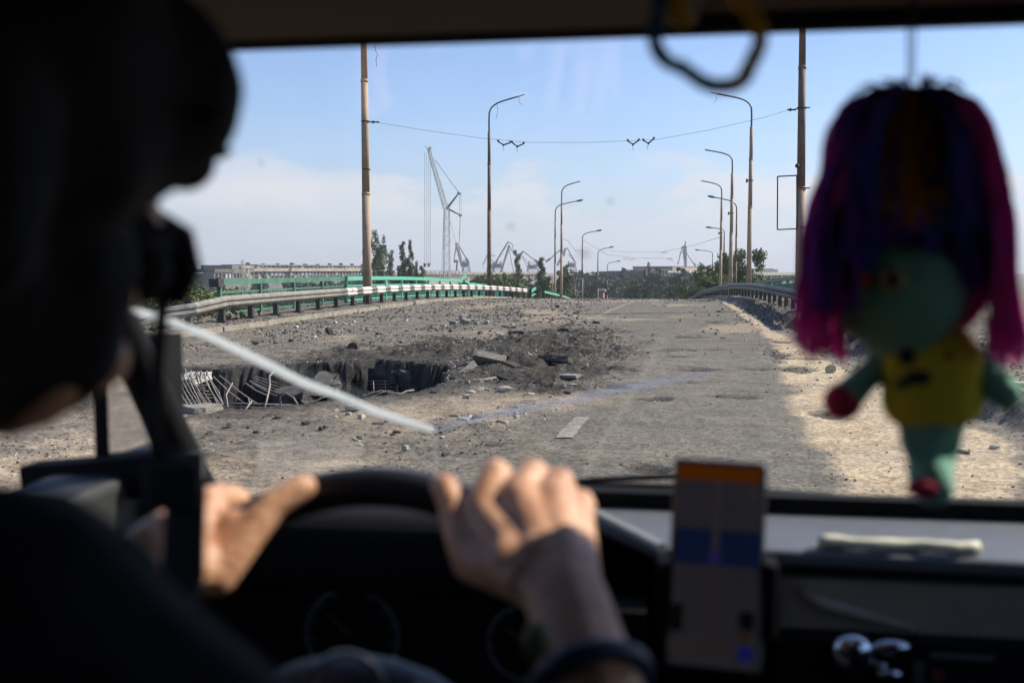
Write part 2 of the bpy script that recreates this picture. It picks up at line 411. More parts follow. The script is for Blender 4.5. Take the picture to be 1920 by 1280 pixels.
POTS = [(1295,692,95,8),(1410,690,60,5),(1300,632,60,5),(1375,743,95,7),(1230,747,70,6),(1500,692,60,16),(1455,664,50,8),(915,828,62,9),(1215,877,70,5),(1400,885,45,4),(1260,655,90,5),(1190,660,70,5),(1340,655,60,3),(1460,640,40,7),(1550,775,40,14),(1340,604,40,4),(1270,668,70,3),(1500,672,80,4),(1100,700,60,12),(1150,725,70,6),(1280,715,60,4)]

def height(x, y, full=False):
    """deck height and the wear masks (sand, asphalt, char)"""
    base = deck_z(y)
    n1 = fbm(x*1.1, y*1.1, 5, 11); n2 = fbm(x*4, y*4, 4, 31); n3 = fbm(x*13, y*13, 3, 51)
    wob = (fbm(x*1.6, y*1.6, 4, 71)-.5)
    hs = poly_sd(x, y, HOLE) + wob*.55 + (n2-.5)*.22 + (n3-.5)*.07
    ch = sstep(-.55, .6, poly_sd(x, y, CHAR)*np.clip(12/np.maximum(y,6), .3, 1) + wob*1.6 + (n2-.5)*.7)
    ch = np.maximum(ch, sstep(-1.1, .1, hs))
    lane = sstep(-.25, .25, poly_sd(x, y, LANE) + wob*1.0)
    lane = lane*(1-.55*sstep(.5, .68, fbm(x*.9, y*.35, 4, 131)))
    sand = sstep(-.10, .12, poly_sd(x, y, SAND) + wob*.35)*sstep(-.3, .5, n1-.25+.25)
    sand = np.maximum(sand, .45*sstep(.58, .72, fbm(x*.5, y*.22, 4, 91))*(1-ch)*sstep(-9.5, -7, -np.abs(x+1.0)*0+x+0))
    rub = sstep(-.2, .35, poly_sd(x, y, RUB) + wob*1.0)
    pot = np.zeros_like(x)
    for (px, py, w, h) in POTS:
        c = G(px, py); rx = w*.5*c.y/1867*1.25; ry = abs(G(px, py-h*.5).y-G(px, py+h*.5).y)*.5+.10
        q = 1-np.hypot((x-c.x)/rx, (y-c.y)/ry) + wob*1.3 + (n2-.5)*1.0
        pot = np.maximum(pot, sstep(-.05, .45, q))
    dirt = (1-lane)*(1-sand)
    h = (n1-.5)*.05 + (n2-.5)*(.012+.035*dirt) + (n3-.5)*(.004+.022*dirt)
    lump = np.clip(fbm(x*2.1, y*2.1, 4, 151)-.47, 0, 1)
    calm = 1-.75*sstep(-1.6, -.3, hs)
    h += calm*ch*(lump*.34 + (n2-.5)*.09 + (n3-.5)*.08) + rub*(lump*.35+(n2-.5)*.10+(n3-.5)*.05)
    h -= pot*(.035+.03*n3)
    h += .12*sstep(-10.95, -11.0, x)*sstep(-100, 60, 200-y)        # raised edge strip by the rail
    h += .24*sstep(3.45, 3.9, x+wob*.5)*(y < 200)
    # the hole blown through the slab
    fl = (fbm(x*1.8, y*1.8, 4, 171)-.5)
    wall = sstep(-.01, .07, hs)
    h = h*(1-wall) + wall*(-.66 - 1.2*sstep(.05, 1.1, hs) + fl*.8 + (n3-.5)*.12)
    ch = np.clip(np.maximum(ch, pot*.75 + 0), 0, 1); ch = np.maximum(ch, rub*.62*sstep(.35, .6, n2+.1))
    ch = np.maximum(ch, .35*sstep(.55, .7, n2)*dirt)
    # dust on the rubble in the pit's sunlit floor
    z = base + h
    if not full: return z
    return z, np.clip(sand*(1-ch), 0, 1), np.clip(lane, 0, 1), np.clip(ch, 0, 1), hs, dirt, rub
def gz(x, y): return float(height(np.array([x], float), np.array([y], float))[0])

def build_road():
    ys = np.concatenate([np.arange(-40, 4, 2.0), np.arange(4, 6.5, .25), 1/np.linspace(1/6.5, 1/95, 520), np.arange(96, 214, 1.5)])
    xs = np.concatenate([np.arange(XL, -9, .09), np.arange(-9, 1.0, .034), np.arange(1.0, 5.0, .05), np.arange(5.0, XR+.01, .1)])
    X, Y = np.meshgrid(xs, ys)
    Z, sand, lane, ch, hs, dirt, rub = height(X, Y, True)
    nx, ny = len(xs), len(ys)
    wl = sstep(-.3, -.02, hs)*(1-sstep(.3, .7, hs))*np.clip((deck_z(Y)+.05-Z)/.25, 0, 1)      # ragged faces of the broken slab
    X = X + wl*((vnoise(Z*5, X*3+Y, 301)-.5)*.34 + (vnoise(Z*13, X*9+Y*2, 302)-.5)*.14); Y = Y + wl*((vnoise(Z*5+40, X*3, 303)-.5)*.5 + (vnoise(Z*13, X*9, 304)-.5)*.18)
    co = np.stack([X, Y, Z], -1).reshape(-1, 3)
    i = np.arange((ny-1)*(nx-1)); r = i//(nx-1); c = i % (nx-1); a = r*nx+c
    f = np.stack([a, a+1, a+nx+1, a+nx], -1)
    # skirt: thick slab sides
    me = bpy.data.meshes.new('road'); me.vertices.add(len(co)); me.vertices.foreach_set('co', co.ravel())
    me.loops.add(f.size); me.loops.foreach_set('vertex_index', f.ravel().astype(np.int32))
    me.polygons.add(len(f)); me.polygons.foreach_set('loop_start', np.arange(0, f.size, 4, dtype=np.int32))
    me.polygons.foreach_set('use_smooth', np.ones(len(f), bool))
    me.update(calc_edges=True)
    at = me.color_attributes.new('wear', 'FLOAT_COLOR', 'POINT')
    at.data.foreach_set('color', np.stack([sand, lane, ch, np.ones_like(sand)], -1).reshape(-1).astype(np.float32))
    a2 = me.attributes.new('soot', 'FLOAT', 'POINT'); a2.data.foreach_set('value', (sstep(-.25, .02, hs + (fbm(X*5, Y*5, 3, 201)-.5)*.3)*.92).reshape(-1).astype(np.float32))  # char in the hole, with the hole's shade put into the same colour
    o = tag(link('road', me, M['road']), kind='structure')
    return o
road = build_road()
def build_edges():
    m = MB()
    yy = list(np.arange(-40, 214, 4.0))
    for x0, x1 in ((XL-.25, XL-.003), (XR+.003, XR+.25)):
        for a, b in zip(yy[:-1], yy[1:]):
            za, zb = dz(a), dz(b)
            m.add([(x0,a,za-3.5),(x1,a,za-3.5),(x1,b,zb-3.5),(x0,b,zb-3.5),(x0,a,za+.14),(x1,a,za+.14),(x1,b,zb+.14),(x0,b,zb+.14)],
                  [(4,5,6,7),(3,0,4,7),(1,2,6,5)])
    tag(m.build('bridge_edge', M['kerb']), kind='structure')
    # kerb stones along the guardrail, each its own piece
    k = empty('kerb', (0,0,0)); tag(k, kind='structure')
    y = 21.0; i = 0
    while y < 96:
        L = 2.9; b = MB(); za, zb = dz(y), dz(y+L-.06); jx = random.uniform(-.03,.03); jz = random.uniform(-.025,.02)
        x0, x1 = -11.0+jx, -10.82+jx
        b.add([(x0,y,za-.1),(x1,y,za-.1),(x1,y+L-.06,zb-.1),(x0,y+L-.06,zb-.1),(x0,y,za+.15+jz),(x1-.02,y,za+.15+jz),(x1-.02,y+L-.06,zb+.15+jz),(x0,y+L-.06,zb+.15+jz)],
              [(4,5,6,7),(0,1,5,4),(1,2,6,5),(2,3,7,6),(3,0,4,7)])
        b.build('kerb_stone', M['kerb'], k); y += L; i += 1
build_edges()

def road_marks():
    def strip(name, pts, w):
        m = MB()
        for i in range(len(pts)-1):
            a, b = Vector(pts[i]), Vector(pts[i+1]); n = max(1, int((b-a).length/.25))
            for k in range(n):
                p, q = a.lerp(b, k/n), a.lerp(b, (k+1)/n); d = (b-a).normalized(); s = Vector((d.y, -d.x, 0))*w/2
                vs = []
                for c in (p-s, p+s, q+s, q-s): vs.append((c.x, c.y, gz(c.x, c.y)+.012))
                m.quad(*vs)
        tag(m.build(name, M['line']), kind='structure')
    a, b = G(1058,823), G(1092,783)
    strip('road_marking', [a, b], .16)
    pts = [G(1010,612), G(1050,608), G(1098,600), G(1130,590), G(1156,578), G(1175,569), G(1192,563.5)]
    strip('road_marking', pts, .15)
road_marks()

# ------------------------------------------------------------------ rubble
def rock_mesh(name, sub=2, flat=.6, seed=0, ang=.35):
    rnd = random.Random(seed)
    bm = bmesh.new(); bmesh.ops.create_icosphere(bm, subdivisions=sub, radius=1)
    ns = [Vector((rnd.gauss(0,1), rnd.gauss(0,1), rnd.gauss(0,1))).normalized() for _ in range(9)]
    hs = [rnd.uniform(.35,.75) for _ in ns]
    for v in bm.verts:
        p = v.co.copy()
        for n, h in zip(ns, hs):
            d = p.dot(n)
            if d > h: p -= n*(d-h)*1.0
        p *= 1+rnd.uniform(-.035,.035)
        p.z *= flat; v.co = p
    me = bpy.data.meshes.new(name); bm.to_mesh(me); bm.free(); me.update(); return me
def slab_mesh(name, seed, th=.16):
    rnd = random.Random(seed); n = 7
    ang = sorted(rnd.uniform(0, 2*math.pi) for _ in range(n)); rs = [rnd.uniform(.75,1.1) for _ in range(n)]
    bm = bmesh.new()
    lo = [bm.verts.new((math.cos(a)*r*1.05, math.sin(a)*r*1.05, -th+rnd.uniform(-.03,.03))) for a, r in zip(ang, rs)]
    hi = [bm.verts.new((math.cos(a)*r, math.sin(a)*r, th+rnd.uniform(-.03,.03))) for a, r in zip(ang, rs)]
    bm.faces.new(hi); bm.faces.new(lo[::-1])
    for i in range(n): bm.faces.new((lo[i], lo[(i+1)%n], hi[(i+1)%n], hi[i]))
    bmesh.ops.triangulate(bm, faces=bm.faces[:]); bmesh.ops.subdivide_edges(bm, edges=bm.edges[:], cuts=2, use_grid_fill=True)
    for v in bm.verts: v.co += Vector((rnd.uniform(-1,1), rnd.uniform(-1,1), rnd.uniform(-1,1)))*.028
    bmesh.ops.recalc_face_normals(bm, faces=bm.faces[:])
    me = bpy.data.meshes.new(name); bm.to_mesh(me); bm.free(); me.update(); return me
ROCKS = [rock_mesh('rubble_chunk', 3, f, s) for s, f in enumerate((.55,.7,.5,.65,.8,.45))]
SLABS = [slab_mesh('broken_slab', s, t) for s, t in ((1,.16),(2,.12),(3,.22),(4,.10))]
def chunk(name, px, py, w, label, mtl, me, group=None, aspect=1.0, rot=None, tilt=(0,0), sink=.25, h=1.0):
    g = G(px, py); r = w/2*g.y/1867*1.03
    o = bpy.data.objects.new(name, me.copy()); o.data.materials.clear(); o.data.materials.append(mtl); COL.objects.link(o)
    o.scale = (r, r*aspect, r*h)
    o.rotation_euler = (tilt[0], tilt[1], random.uniform(-.5,.5) if rot is None else rot)
    zs = max(v.co.z for v in me.vertices)*r*h
    o.location = (g.x, g.y, gz(g.x, g.y) + zs*(1-2*sink) + abs(math.sin(tilt[0]))*r*aspect*.5 + abs(math.sin(tilt[1]))*r*.5)
    tag(o, label, 'rubble', group); return o
def build_rubble():
    c = chunk
    # notable pieces
    c('broken_slab', 378, 772, 92, 'long low grey slab lying at the near lip of the crater below the bent rebar', M['concrete'], SLABS[0], aspect=.7, h=1.1)
    c('rubble_chunk', 664, 770, 36, 'largest pale lump of the cluster in front of the crater lip', M['pale'], ROCKS[0], aspect=.8)
    c('rubble_chunk', 691, 768, 26, 'dark flat lump touching the pale one in front of the crater lip', M['concrete'], ROCKS[1], aspect=.7)
    c('rubble_chunk', 676, 784, 24, 'small pale lump at the bottom of the cluster before the crater', M['pale'], ROCKS[2])
    c('rubble_chunk', 654, 777, 16, 'smallest pale pebble at the edge of the cluster before the crater', M['pale'], ROCKS[3])
    c('rubble_chunk', 761, 845, 19, 'white square stone lying alone above the black steering wheel', M['pale'], ROCKS[4])
    c('rubble_chunk', 672, 837, 22, 'dark grey stone above the left hand thumb, low in the pale reflection', M['concrete'], ROCKS[5])
    c('rubble_chunk', 665, 826, 14, 'grey pebble just beyond the dark grey stone', M['concrete'], ROCKS[1])
    c('rubble_chunk', 946, 733, 29, 'white jagged lump on the sandy patch right of the crater', M['pale'], ROCKS[0], aspect=.7)
    c('rubble_chunk', 880, 737, 24, 'pale flat chip left of the white jagged lump', M['pale'], ROCKS[5], aspect=.7)
    c('rubble_chunk', 873, 748, 18, 'small pale stone below the flat chip on the sandy patch', M['pale'], ROCKS[3])
    c('rubble_chunk', 877, 721, 14, 'grey pebble above the flat chip on the sandy patch', M['concrete'], ROCKS[2])
    c('rubble_chunk', 1020, 720, 28, 'white lump half buried at the lower edge of the black debris', M['pale'], ROCKS[1])
    c('rubble_chunk', 1073, 727, 22, 'long white splinter at the corner of the black debris', M['pale'], ROCKS[5], aspect=.5)
    c('broken_slab', 868, 697, 58, 'tilted brown slab propped at the end of the crater', M['concrete'], SLABS[1], aspect=.9, tilt=(.25,-.30), rot=.3, sink=.1, h=.6)
    c('broken_slab', 915, 686, 64, 'curled grey sheet of road surface standing up behind the tilted slab', M['concrete'], SLABS[2], aspect=.6, tilt=(-.55,.1), rot=.2, sink=.05)
    c('broken_slab', 955, 690, 44, 'bluish grey slab leaning on the black debris beside the curled sheet', M['asphalt'], SLABS[3], aspect=.7, tilt=(.5,.2), sink=.1)
    c('broken_slab', 1050, 683, 84, 'long black asphalt slab lifted over the debris field', M['asphalt'], SLABS[0], aspect=.7, tilt=(-.12,.12), sink=.0, h=.8)
    c('broken_slab', 1058, 713, 64, 'thin flat grey slab lying level on the black debris', M['concrete'], SLABS[3], aspect=.6, sink=.0, h=.7, tilt=(.08,-.06))
    c('broken_slab', 905, 711, 84, 'broad pale flat slab between the crater and the black debris', M['concrete'], SLABS[1], aspect=1.0, sink=.35, h=.6)
    c('broken_slab', 946, 714, 34, 'dark upright plate standing at the end of the broad pale slab', M['asphalt'], SLABS[2], aspect=.5, tilt=(-.9,.1), sink=.1)
    c('rubble_chunk', 966, 629, 40, 'long dark lump on the far edge of the black debris', M['asphalt'], ROCKS[3], aspect=.7, h=.5)
    c('rubble_chunk', 1062, 623, 34, 'dark peaked lump at the far corner of the black debris', M['asphalt'], ROCKS[4], aspect=.7, h=.55)
    c('rubble_chunk', 665, 656, 28, 'black knobbly lump above the crater rim', M['asphalt'], ROCKS[4])
    c('rubble_chunk', 684, 660, 24, 'flat black flake leaning away from the knobbly lump above the crater', M['asphalt'], ROCKS[5], aspect=.6)
    c('rubble_chunk', 600, 624, 14, 'brown lump paired with a black one below the guardrail', M['concrete'], ROCKS[3])
    c('rubble_chunk', 617, 625, 19, 'black lump beside the brown one below the guardrail', M['asphalt'], ROCKS[4])
    c('rubble_chunk', 545, 641, 14, 'black stone on the dirt close above the white crack', M['asphalt'], ROCKS[3])
    c('rubble_chunk', 482, 646, 18, 'flattish black stone under the white crack', M['asphalt'], ROCKS[0])
    c('rubble_chunk', 516, 644, 10, 'small pointed black stone between two larger ones', M['asphalt'], ROCKS[1])
    c('rubble_chunk', 524, 602, 16, 'dark clod at the foot of the guardrail posts', M['asphalt'], ROCKS[2])
    for i, (px, py, w, mm, lb) in enumerate([
        (850,607,18,'concrete','brown end stone of the small rubble heap on the dirt'),
        (873,606,30,'concrete','biggest grey boulder of the small rubble heap on the dirt'),
        (893,608,17,'concrete','square stone beside the biggest boulder of the small heap'),
        (912,607,15,'pale','pale stone at the far end of the small heap'),
        (868,601,22,'pale','pale stone on top of the small rubble heap'),
        (946,613,17,'asphalt','black flat clod to the side of the small heap'),
        (963,615,12,'asphalt','black sliver next to the flat clod beyond the small heap'),
        (1118,607,18,'asphalt','dark strip of tread lying where asphalt meets dirt'),
        (1024,574,8,'pale','pale stone standing on the crest near the broken green fence'),
        (1045,577,11,'asphalt','dark stone on the crest by the dirt edge'),
        (1083,578,7,'pale','pale pebble at the crest where the dirt ends'),
        (1890,762,78,'pale','pale slab among the rubble behind the hanging doll'),
        (1865,840,20,'pale','white chip on the sand beside the doll foot'),
        (1805,848,24,'asphalt','dark clod on the sand beside the doll legs'),
        (1755,870,12,'asphalt','small dark clod on the sand under the doll'),
        (1600,655,34,'asphalt','black lump of debris behind the doll arm'),
        (1560,700,26,'concrete','grey lump of debris below the doll hand')]):
        c('rubble_chunk' if w < 60 else 'broken_slab', px, py, w, lb, M[mm], ROCKS[i % 6] if w < 60 else SLABS[i % 4], aspect=.75)
    # nameless stones: individuals sharing one label per sort
    rnd = random.Random(5); n = 0
    hs_poly = HOLE
    while n < 170:
        px = rnd.uniform(330, 1130); py = rnd.choice([rnd.uniform(568,640), rnd.uniform(600,740), rnd.uniform(690,870)])
        g = G(px, py)
        x, y = np.array([g.x]), np.array([g.y])
        if poly_sd(x, y, HOLE)[0] > -.3 or g.x < -10.6: continue
        lane = poly_sd(x, y, LANE)[0]
        if lane > -.1 and rnd.random() < .93: continue
        if fbm(x*.55, y*.4, 3, 411)[0] < .50 and rnd.random() < .8: continue
        size = rnd.choice([.03,.035,.04,.045,.055,.065,.08]) * (1 + .8*(g.y > 22))
        ch = poly_sd(x, y, CHAR)[0] > -.3
        pale = rnd.random() < (.35 if not ch else .25)
        o = bpy.data.objects.new('stone', ROCKS[n % 6]); COL.objects.link(o)
        o.data = STONE[(n % 6, pale)]
        o.scale = (size*rnd.uniform(.6,1), size*rnd.uniform(.6,1), size*rnd.uniform(.6,1)); o.rotation_euler = (0,0,rnd.uniform(0,6.3))
        o.location = (g.x, g.y, gz(g.x, g.y)+size*.15)
        tag(o, 'pale concrete stone among many scattered over the torn up road' if pale else 'dark asphalt stone among many scattered over the torn up road', 'stone',
            'pale stones scattered on the road' if pale else 'dark stones scattered on the road')
        n += 1
STONE = {}
for i, me in enumerate(ROCKS):
    for pale in (True, False):
        q = rock_mesh('stone', 2, .65, 40+i); q.materials.append(M['pale'] if pale else M['asphalt']); STONE[(i, pale)] = q
build_rubble()

def scatter_gravel():
    """grit, thousands of small broken stones joined per colour"""
    bm = bmesh.new(); bmesh.ops.create_icosphere(bm, subdivisions=1, radius=1); 
    bv = np.array([v.co[:] for v in bm.verts]); bm.verts.index_update(); bf = np.array([[v.index for v in f.verts] for f in bm.faces]); bm.free()
    rng = np.random.default_rng(3)
    def make(name, mtl, n, pick, smin, smax):
        # positions uniform in image rows so the density follows perspective
        u = rng.uniform(1/75, 1/6.8, n*4); y = 1/u; x = rng.uniform(-11.5, 6.5, n*4)
        keep = np.abs(x) < y*.75+1; x, y = x[keep], y[keep]
        z, sand, lane, ch, hs, dirt, rub = height(x, y, True)
        p = pick(sand, lane, ch, hs, dirt, rub)*np.clip(y/18, .25, 1.6)*(.25+1.9*sstep(.44, .66, fbm(x*.7, y*.5, 4, 421)))
        k = rng.uniform(0, 1, len(x)) < p; x, y, z = x[k][:n], y[k][:n], z[k][:n]; n2 = len(x)
        s = np.exp(rng.uniform(np.log(smin), np.log(smax), n2))*np.clip(y/14, .7, 2.6)
        v = bv[None]*(1+rng.uniform(-.35,.35,(n2, len(bv), 1)))*s[:,None,None]*rng.uniform(.55,1.1,(n2,1,3))
        v[:,:,2] *= .7
        a = rng.uniform(0, 6.3, n2); c, sn = np.cos(a)[:,None], np.sin(a)[:,None]
        vx = v[:,:,0]*c-v[:,:,1]*sn; vy = v[:,:,0]*sn+v[:,:,1]*c
        co = np.stack([vx+x[:,None], vy+y[:,None], v[:,:,2]+z[:,None]+s[:,None]*.25], -1).reshape(-1,3)
        f = (bf[None]+np.arange(n2)[:,None,None]*len(bv)).reshape(-1,3)
        me = bpy.data.meshes.new(name); me.from_pydata(co.tolist(), [], f.tolist()); me.update()
        tag(link(name, me, mtl), kind='stuff')
    make('pale_gravel', M['pale'], 6500, lambda s,l,c,h,d,r: np.where(h > -.05, .25, .05+.30*d+.35*c+.5*r-.05*l-.03*s).clip(0.004,1), .006, .022)
    make('dark_gravel', M['asphalt'], 15000, lambda s,l,c,h,d,r: np.where(h > -.05, .15, .04+.20*d*1.0+1.0*c+.9*r-.2*l).clip(.008,1), .006, .026)
scatter_gravel()

def build_rebar():
    rnd = random.Random(9)
    def bar(pts, r=.009): 
        m = MB(); m.tube(pts, r, 6); m.build('rebar', M['rebar'], road, smooth=True)
    # pale bent cage at the crater's near left corner
    for i in range(16):
        px = 312+i*5.4; d0 = 13.1 - i*.02
        t = P(px-8+rnd.uniform(-3,3), 707+rnd.uniform(-6,4), 13.6); b = P(px+26+rnd.uniform(-6,6), 760+rnd.uniform(-4,6), 12.0)
        mid = t.lerp(b, .35)+Vector((rnd.uniform(-.05,.05), -.1, .13+rnd.uniform(0,.05)))
        bar([t, t.lerp(mid,.6)+Vector((0,0,.06)), mid, mid.lerp(b,.5)+Vector((0,0,-.02)), b])
    for k in range(7):
        a = P(312, 712+k*7+rnd.uniform(-2,2), 13.2-k*.15); b = P(392+rnd.uniform(-8,6), 722+k*6, 13.1-k*.15)
        bar([a, a.lerp(b,.5)+Vector((0,0,rnd.uniform(-.05,.08))), b], .008)
    def pxbar(pts, r=.010): bar([P(*p) for p in pts], r)
    pxbar([(390,705,13.5),(410,735,13.0),(418,758,12.6)]); pxbar([(400,706,13.6),(430,735,13.1),(460,757,12.5)])
    pxbar([(412,704,13.8),(450,735,13.2),(482,757,12.6)]); pxbar([(428,768,11.9),(424,740,12.4),(436,718,13.2)])
    pxbar([(400,756,12.3),(470,757,12.4),(560,760,12.3)],.013); pxbar([(420,762,12.1),(500,764,12.2),(548,761,12.2)],.011)
    pxbar([(460,718,14.0),(480,732,13.5),(500,741,13.1)]); pxbar([(468,714,14.2),(484,724,13.8),(498,731,13.5)])
    for k in range(5): pxbar([(476+k*1,704+k*5,14.5),(497,711+k*5.4,14.0),(519,718+k*6,13.5)],.008)
    pxbar([(497,762,12.2),(502,742,12.4),(506,722,12.6),(505,705,12.8),(515,696,12.9),(523,699,13.0),(524,710,13.0)],.013)
    pxbar([(524,714,13.2),(533,704,13.2)],.009); pxbar([(474,706,13.6),(488,692,13.6),(492,690,13.6)],.010)
    pxbar([(526,763,11.9),(526,742,12.0),(538,738,12.0),(550,745,11.9),(558,758,11.8)],.012)
    pxbar([(460,768,11.8),(472,752,12.1)],.011); pxbar([(466,746,12.4),(468,756,12.2)],.009)
    for (a, b, c) in (((680,742,13.6),(715,732,14.0),(745,742,13.5)),((700,742,13.4),(728,733,13.7),(748,739,13.4)),((690,735,13.9),(730,736,13.8),(760,738,13.6)),((700,745,13.2),(730,744,13.3),(748,741,13.3)),((745,742,13.3),(762,733,13.6),(776,731,13.7))):
        pxbar([a, b, c], .012)
    for px in (700, 722, 745, 768): pxbar([(px,712,16.6),(px+1,735,16.2)],.008)
    for k in range(4): pxbar([(650,715+k*6,16.6),(720,714+k*6,16.6),(800,709+k*6,16.4)],.007)
    def block(px, py, w, h, Y, t, mtl, rz=0):
        c = P(px, py, Y); k = Y/1867*1.05; b = rock_block(w*k/2, t, h*k/2)
        o = link('concrete_block', b, mtl, road, loc=c); o.rotation_euler = (rnd.uniform(-.12,.12), rnd.uniform(-.1,.1), rz)
    block(454, 706, 42, 28, 15.9, .35, M['concrete'], .2); block(572, 738, 60, 30, 14.8, .5, M['sooty'], -.2)
    block(612, 728, 44, 40, 15.6, .5, M['sooty'], .3); block(345, 712, 76, 15, 14.4, .4, M['pale'], .1); block(715, 698, 26, 24, 17.0, .3, M['sooty'], .1)
    block(650, 699, 50, 12, 17.1, .3, M['sooty'], 0); block(770, 700, 44, 22, 16.8, .35, M['sooty'], -.3); block(540, 700, 60, 18, 16.6, .4, M['sooty'], .1)
def rock_block(a, b, c, seed=[0]):
    seed[0] += 1; rnd = random.Random(seed[0]+90)
    bm = bmesh.new(); bmesh.ops.create_cube(bm, size=2); bmesh.ops.subdivide_edges(bm, edges=bm.edges[:], cuts=3, use_grid_fill=True)
    for v in bm.verts: v.co = Vector((v.co.x*a, v.co.y*b, v.co.z*c)) + Vector((rnd.uniform(-1,1), rnd.uniform(-1,1), rnd.uniform(-1,1)))*min(a,b,c)*.34
    me = bpy.data.meshes.new('concrete_block'); bm.to_mesh(me); bm.free(); return me
build_rebar()

# ------------------------------------------------------------------ guardrails and fences
PROF = [(.0,.43),(.03,.45),(.085,.50),(.085,.545),(.015,.59),(.085,.635),(.085,.68),(.03,.735),(.0,.755)]
def rail_piece(m, pts, side, mi=0):
    """W-beam along ground points pts, waves facing side (+1 = +X)"""
    n = len(PROF); vs = []
    for i, p in enumerate(pts):
        t = (Vector(pts[min(i+1,len(pts)-1)])-Vector(pts[max(i-1,0)])); t.z = 0; t.normalize()
        s = Vector((t.y, -t.x, 0))*side
        for (o, z) in PROF: vs.append(Vector(p)+s*o+Vector((0,0,z)))
    for (o2) in ():
        pass
    fs = []
    for i in range(len(pts)-1):
        for k in range(n-1): fs.append((i*n+k, i*n+k+1, (i+1)*n+k+1, (i+1)*n+k))
    m.add(vs, fs, mi)
def solid(o, t=.006):
    md = o.modifiers.new('thickness', 'SOLIDIFY'); md.thickness = t; return o
def guardrail_long():
    ys = np.array([24,27,42,54,67,79.]); xs = np.array([P(px, 570, y).x for y, px in zip(ys, (372,442,698,835,919,985))])
    cf = np.polyfit(ys, xs, 2); fx = lambda y: float(np.polyval(cf, y))
    root = empty('guardrail', (fx(42), 42, 0), 'low steel guardrail with a crumpled end along the far side of the torn road', 'guardrail')
    sp = 2.12; Y = [24.0+sp*i for i in range(27)]
    g = lambda y: Vector((fx(y), y, gz(fx(y), y)-.0))
    flat = lambda y: Vector((fx(y), y, dz(y)+.10))
    for i, y in enumerate(Y[:-1]):
        y2 = Y[i+1]; m = MB()
        if i < 6:
            pts = [flat(y+(y2-y)*q/4) for q in range(5)]
            if i == 0: pts = [p+Vector((0,0,-.03*(4-k))) for k, p in enumerate(pts)]
            rail_piece(m, pts, 1); o = m.build('rail_beam', M['galv'], root, smooth=False)
        else:
            cut = y+(y2-y)*.40
            rail_piece(m, [flat(y), flat((y+cut)/2), flat(cut)], 1, 1 if i > 5 else 0); rail_piece(m, [flat(cut), flat((cut+y2)/2), flat(y2)], 1, 0)
            o = m.build('rail_beam', [M['white'], M['band']], root)
        solid(o)
    for y in Y:
        p = g(y); m = MB(); z1 = dz(y)+.10
        m.box(p.x-.20, p.x-.05, y-.07, y+.07, p.z-.05, z1+.70); m.box(p.x-.26, p.x+.02, y-.14, y+.14, p.z-.02, p.z+.05)
        m.build('post', M['black'], root)
        m = MB(); m.box(p.x-.048, p.x-.004, y-.10, y+.10, z1+.50, z1+.69); m.build('spacer', M['black'], root)
        m = MB(); m.tube([Vector((p.x+.0,y,z1+.592)), Vector((p.x+.034,y,z1+.592))], .07 if y > 36 else .045, 8); m.build('bolt_plate', M['black'], root)
    # crumpled end, twisted down and outwards
    m = MB(); pts = []
    base = flat(24.0)-Vector((0,0,.12))
    ends = [(0,0,0,0),(-.05,-.5,-.02,.15),(-.22,-1.1,-.08,.5),(-.55,-1.8,-.26,.85),(-1.0,-2.6,-.38,1.15),(-1.6,-3.6,-.45,1.35),(-2.4,-4.8,-.5,1.5)]
    n = len(PROF); vs = []; rnd = random.Random(2)
    for (dx, dy, dzz, tw) in ends:
        for (o, z) in PROF:
            zc = z-.59; a = tw
            yy = o*math.cos(a)-zc*math.sin(a)*.9; zz = o*math.sin(a)+zc*math.cos(a)
            vs.append(base+Vector((dx+yy+rnd.uniform(-.015,.015), dy, dzz+.59+zz+rnd.uniform(-.015,.015))))
    fs = [(i*n+k, i*n+k+1, (i+1)*n+k+1, (i+1)*n+k) for i in range(len(ends)-1) for k in range(n-1)]
    m.add(vs, fs); o = m.build('rail_beam', M['greyrail'], root); o['label'] = 'crumpled dark end of the rail twisted down to the ground'; solid(o)
guardrail_long()
def guardrail_right():
    ctrl = [(27,4.0),(33,4.25),(45,4.45),(65,4.55),(80,4.3),(95,3.4),(104,2.3)]
    fx = lambda y: float(np.interp(y, [c[0] for c in ctrl], [c[1] for c in ctrl]))
    root = empty('guardrail', (4.4, 50, 0), 'dark grey guardrail curving down behind the hanging doll', 'guardrail')
    sp = 2.0; n = 38
    hz = lambda y: dz(y)+.22-max(0, y-84)**1.6*.006
    for i in range(n):
        y, y2 = 27+sp*i, 27+sp*(i+1); m = MB()
        c = y+(y2-y)*.4
        pt = lambda q: Vector((fx(q), q, hz(q)))
        rail_piece(m, [pt(y), pt((y+c)/2), pt(c)], -1, 1); rail_piece(m, [pt(c), pt((c+y2)/2), pt(y2)], -1, 0)
        solid(m.build('rail_beam', [M['greyrail'] if i < 7 else M['galv'], M['greyrail'] if i < 7 else M['band']], root))
    for i in range(n+1):
        y = 27+sp*i; x = fx(y); z = gz(x, y); m = MB()
        m.box(x+.05, x+.17, y-.05, y+.05, min(z, hz(y))-.1, hz(y)+.70); m.build('post', M['black'], root)
        m = MB(); m.box(x+.004, x+.048, y-.09, y+.09, hz(y)+.50, hz(y)+.68); m.build('spacer', M['black'], root)
guardrail_right()
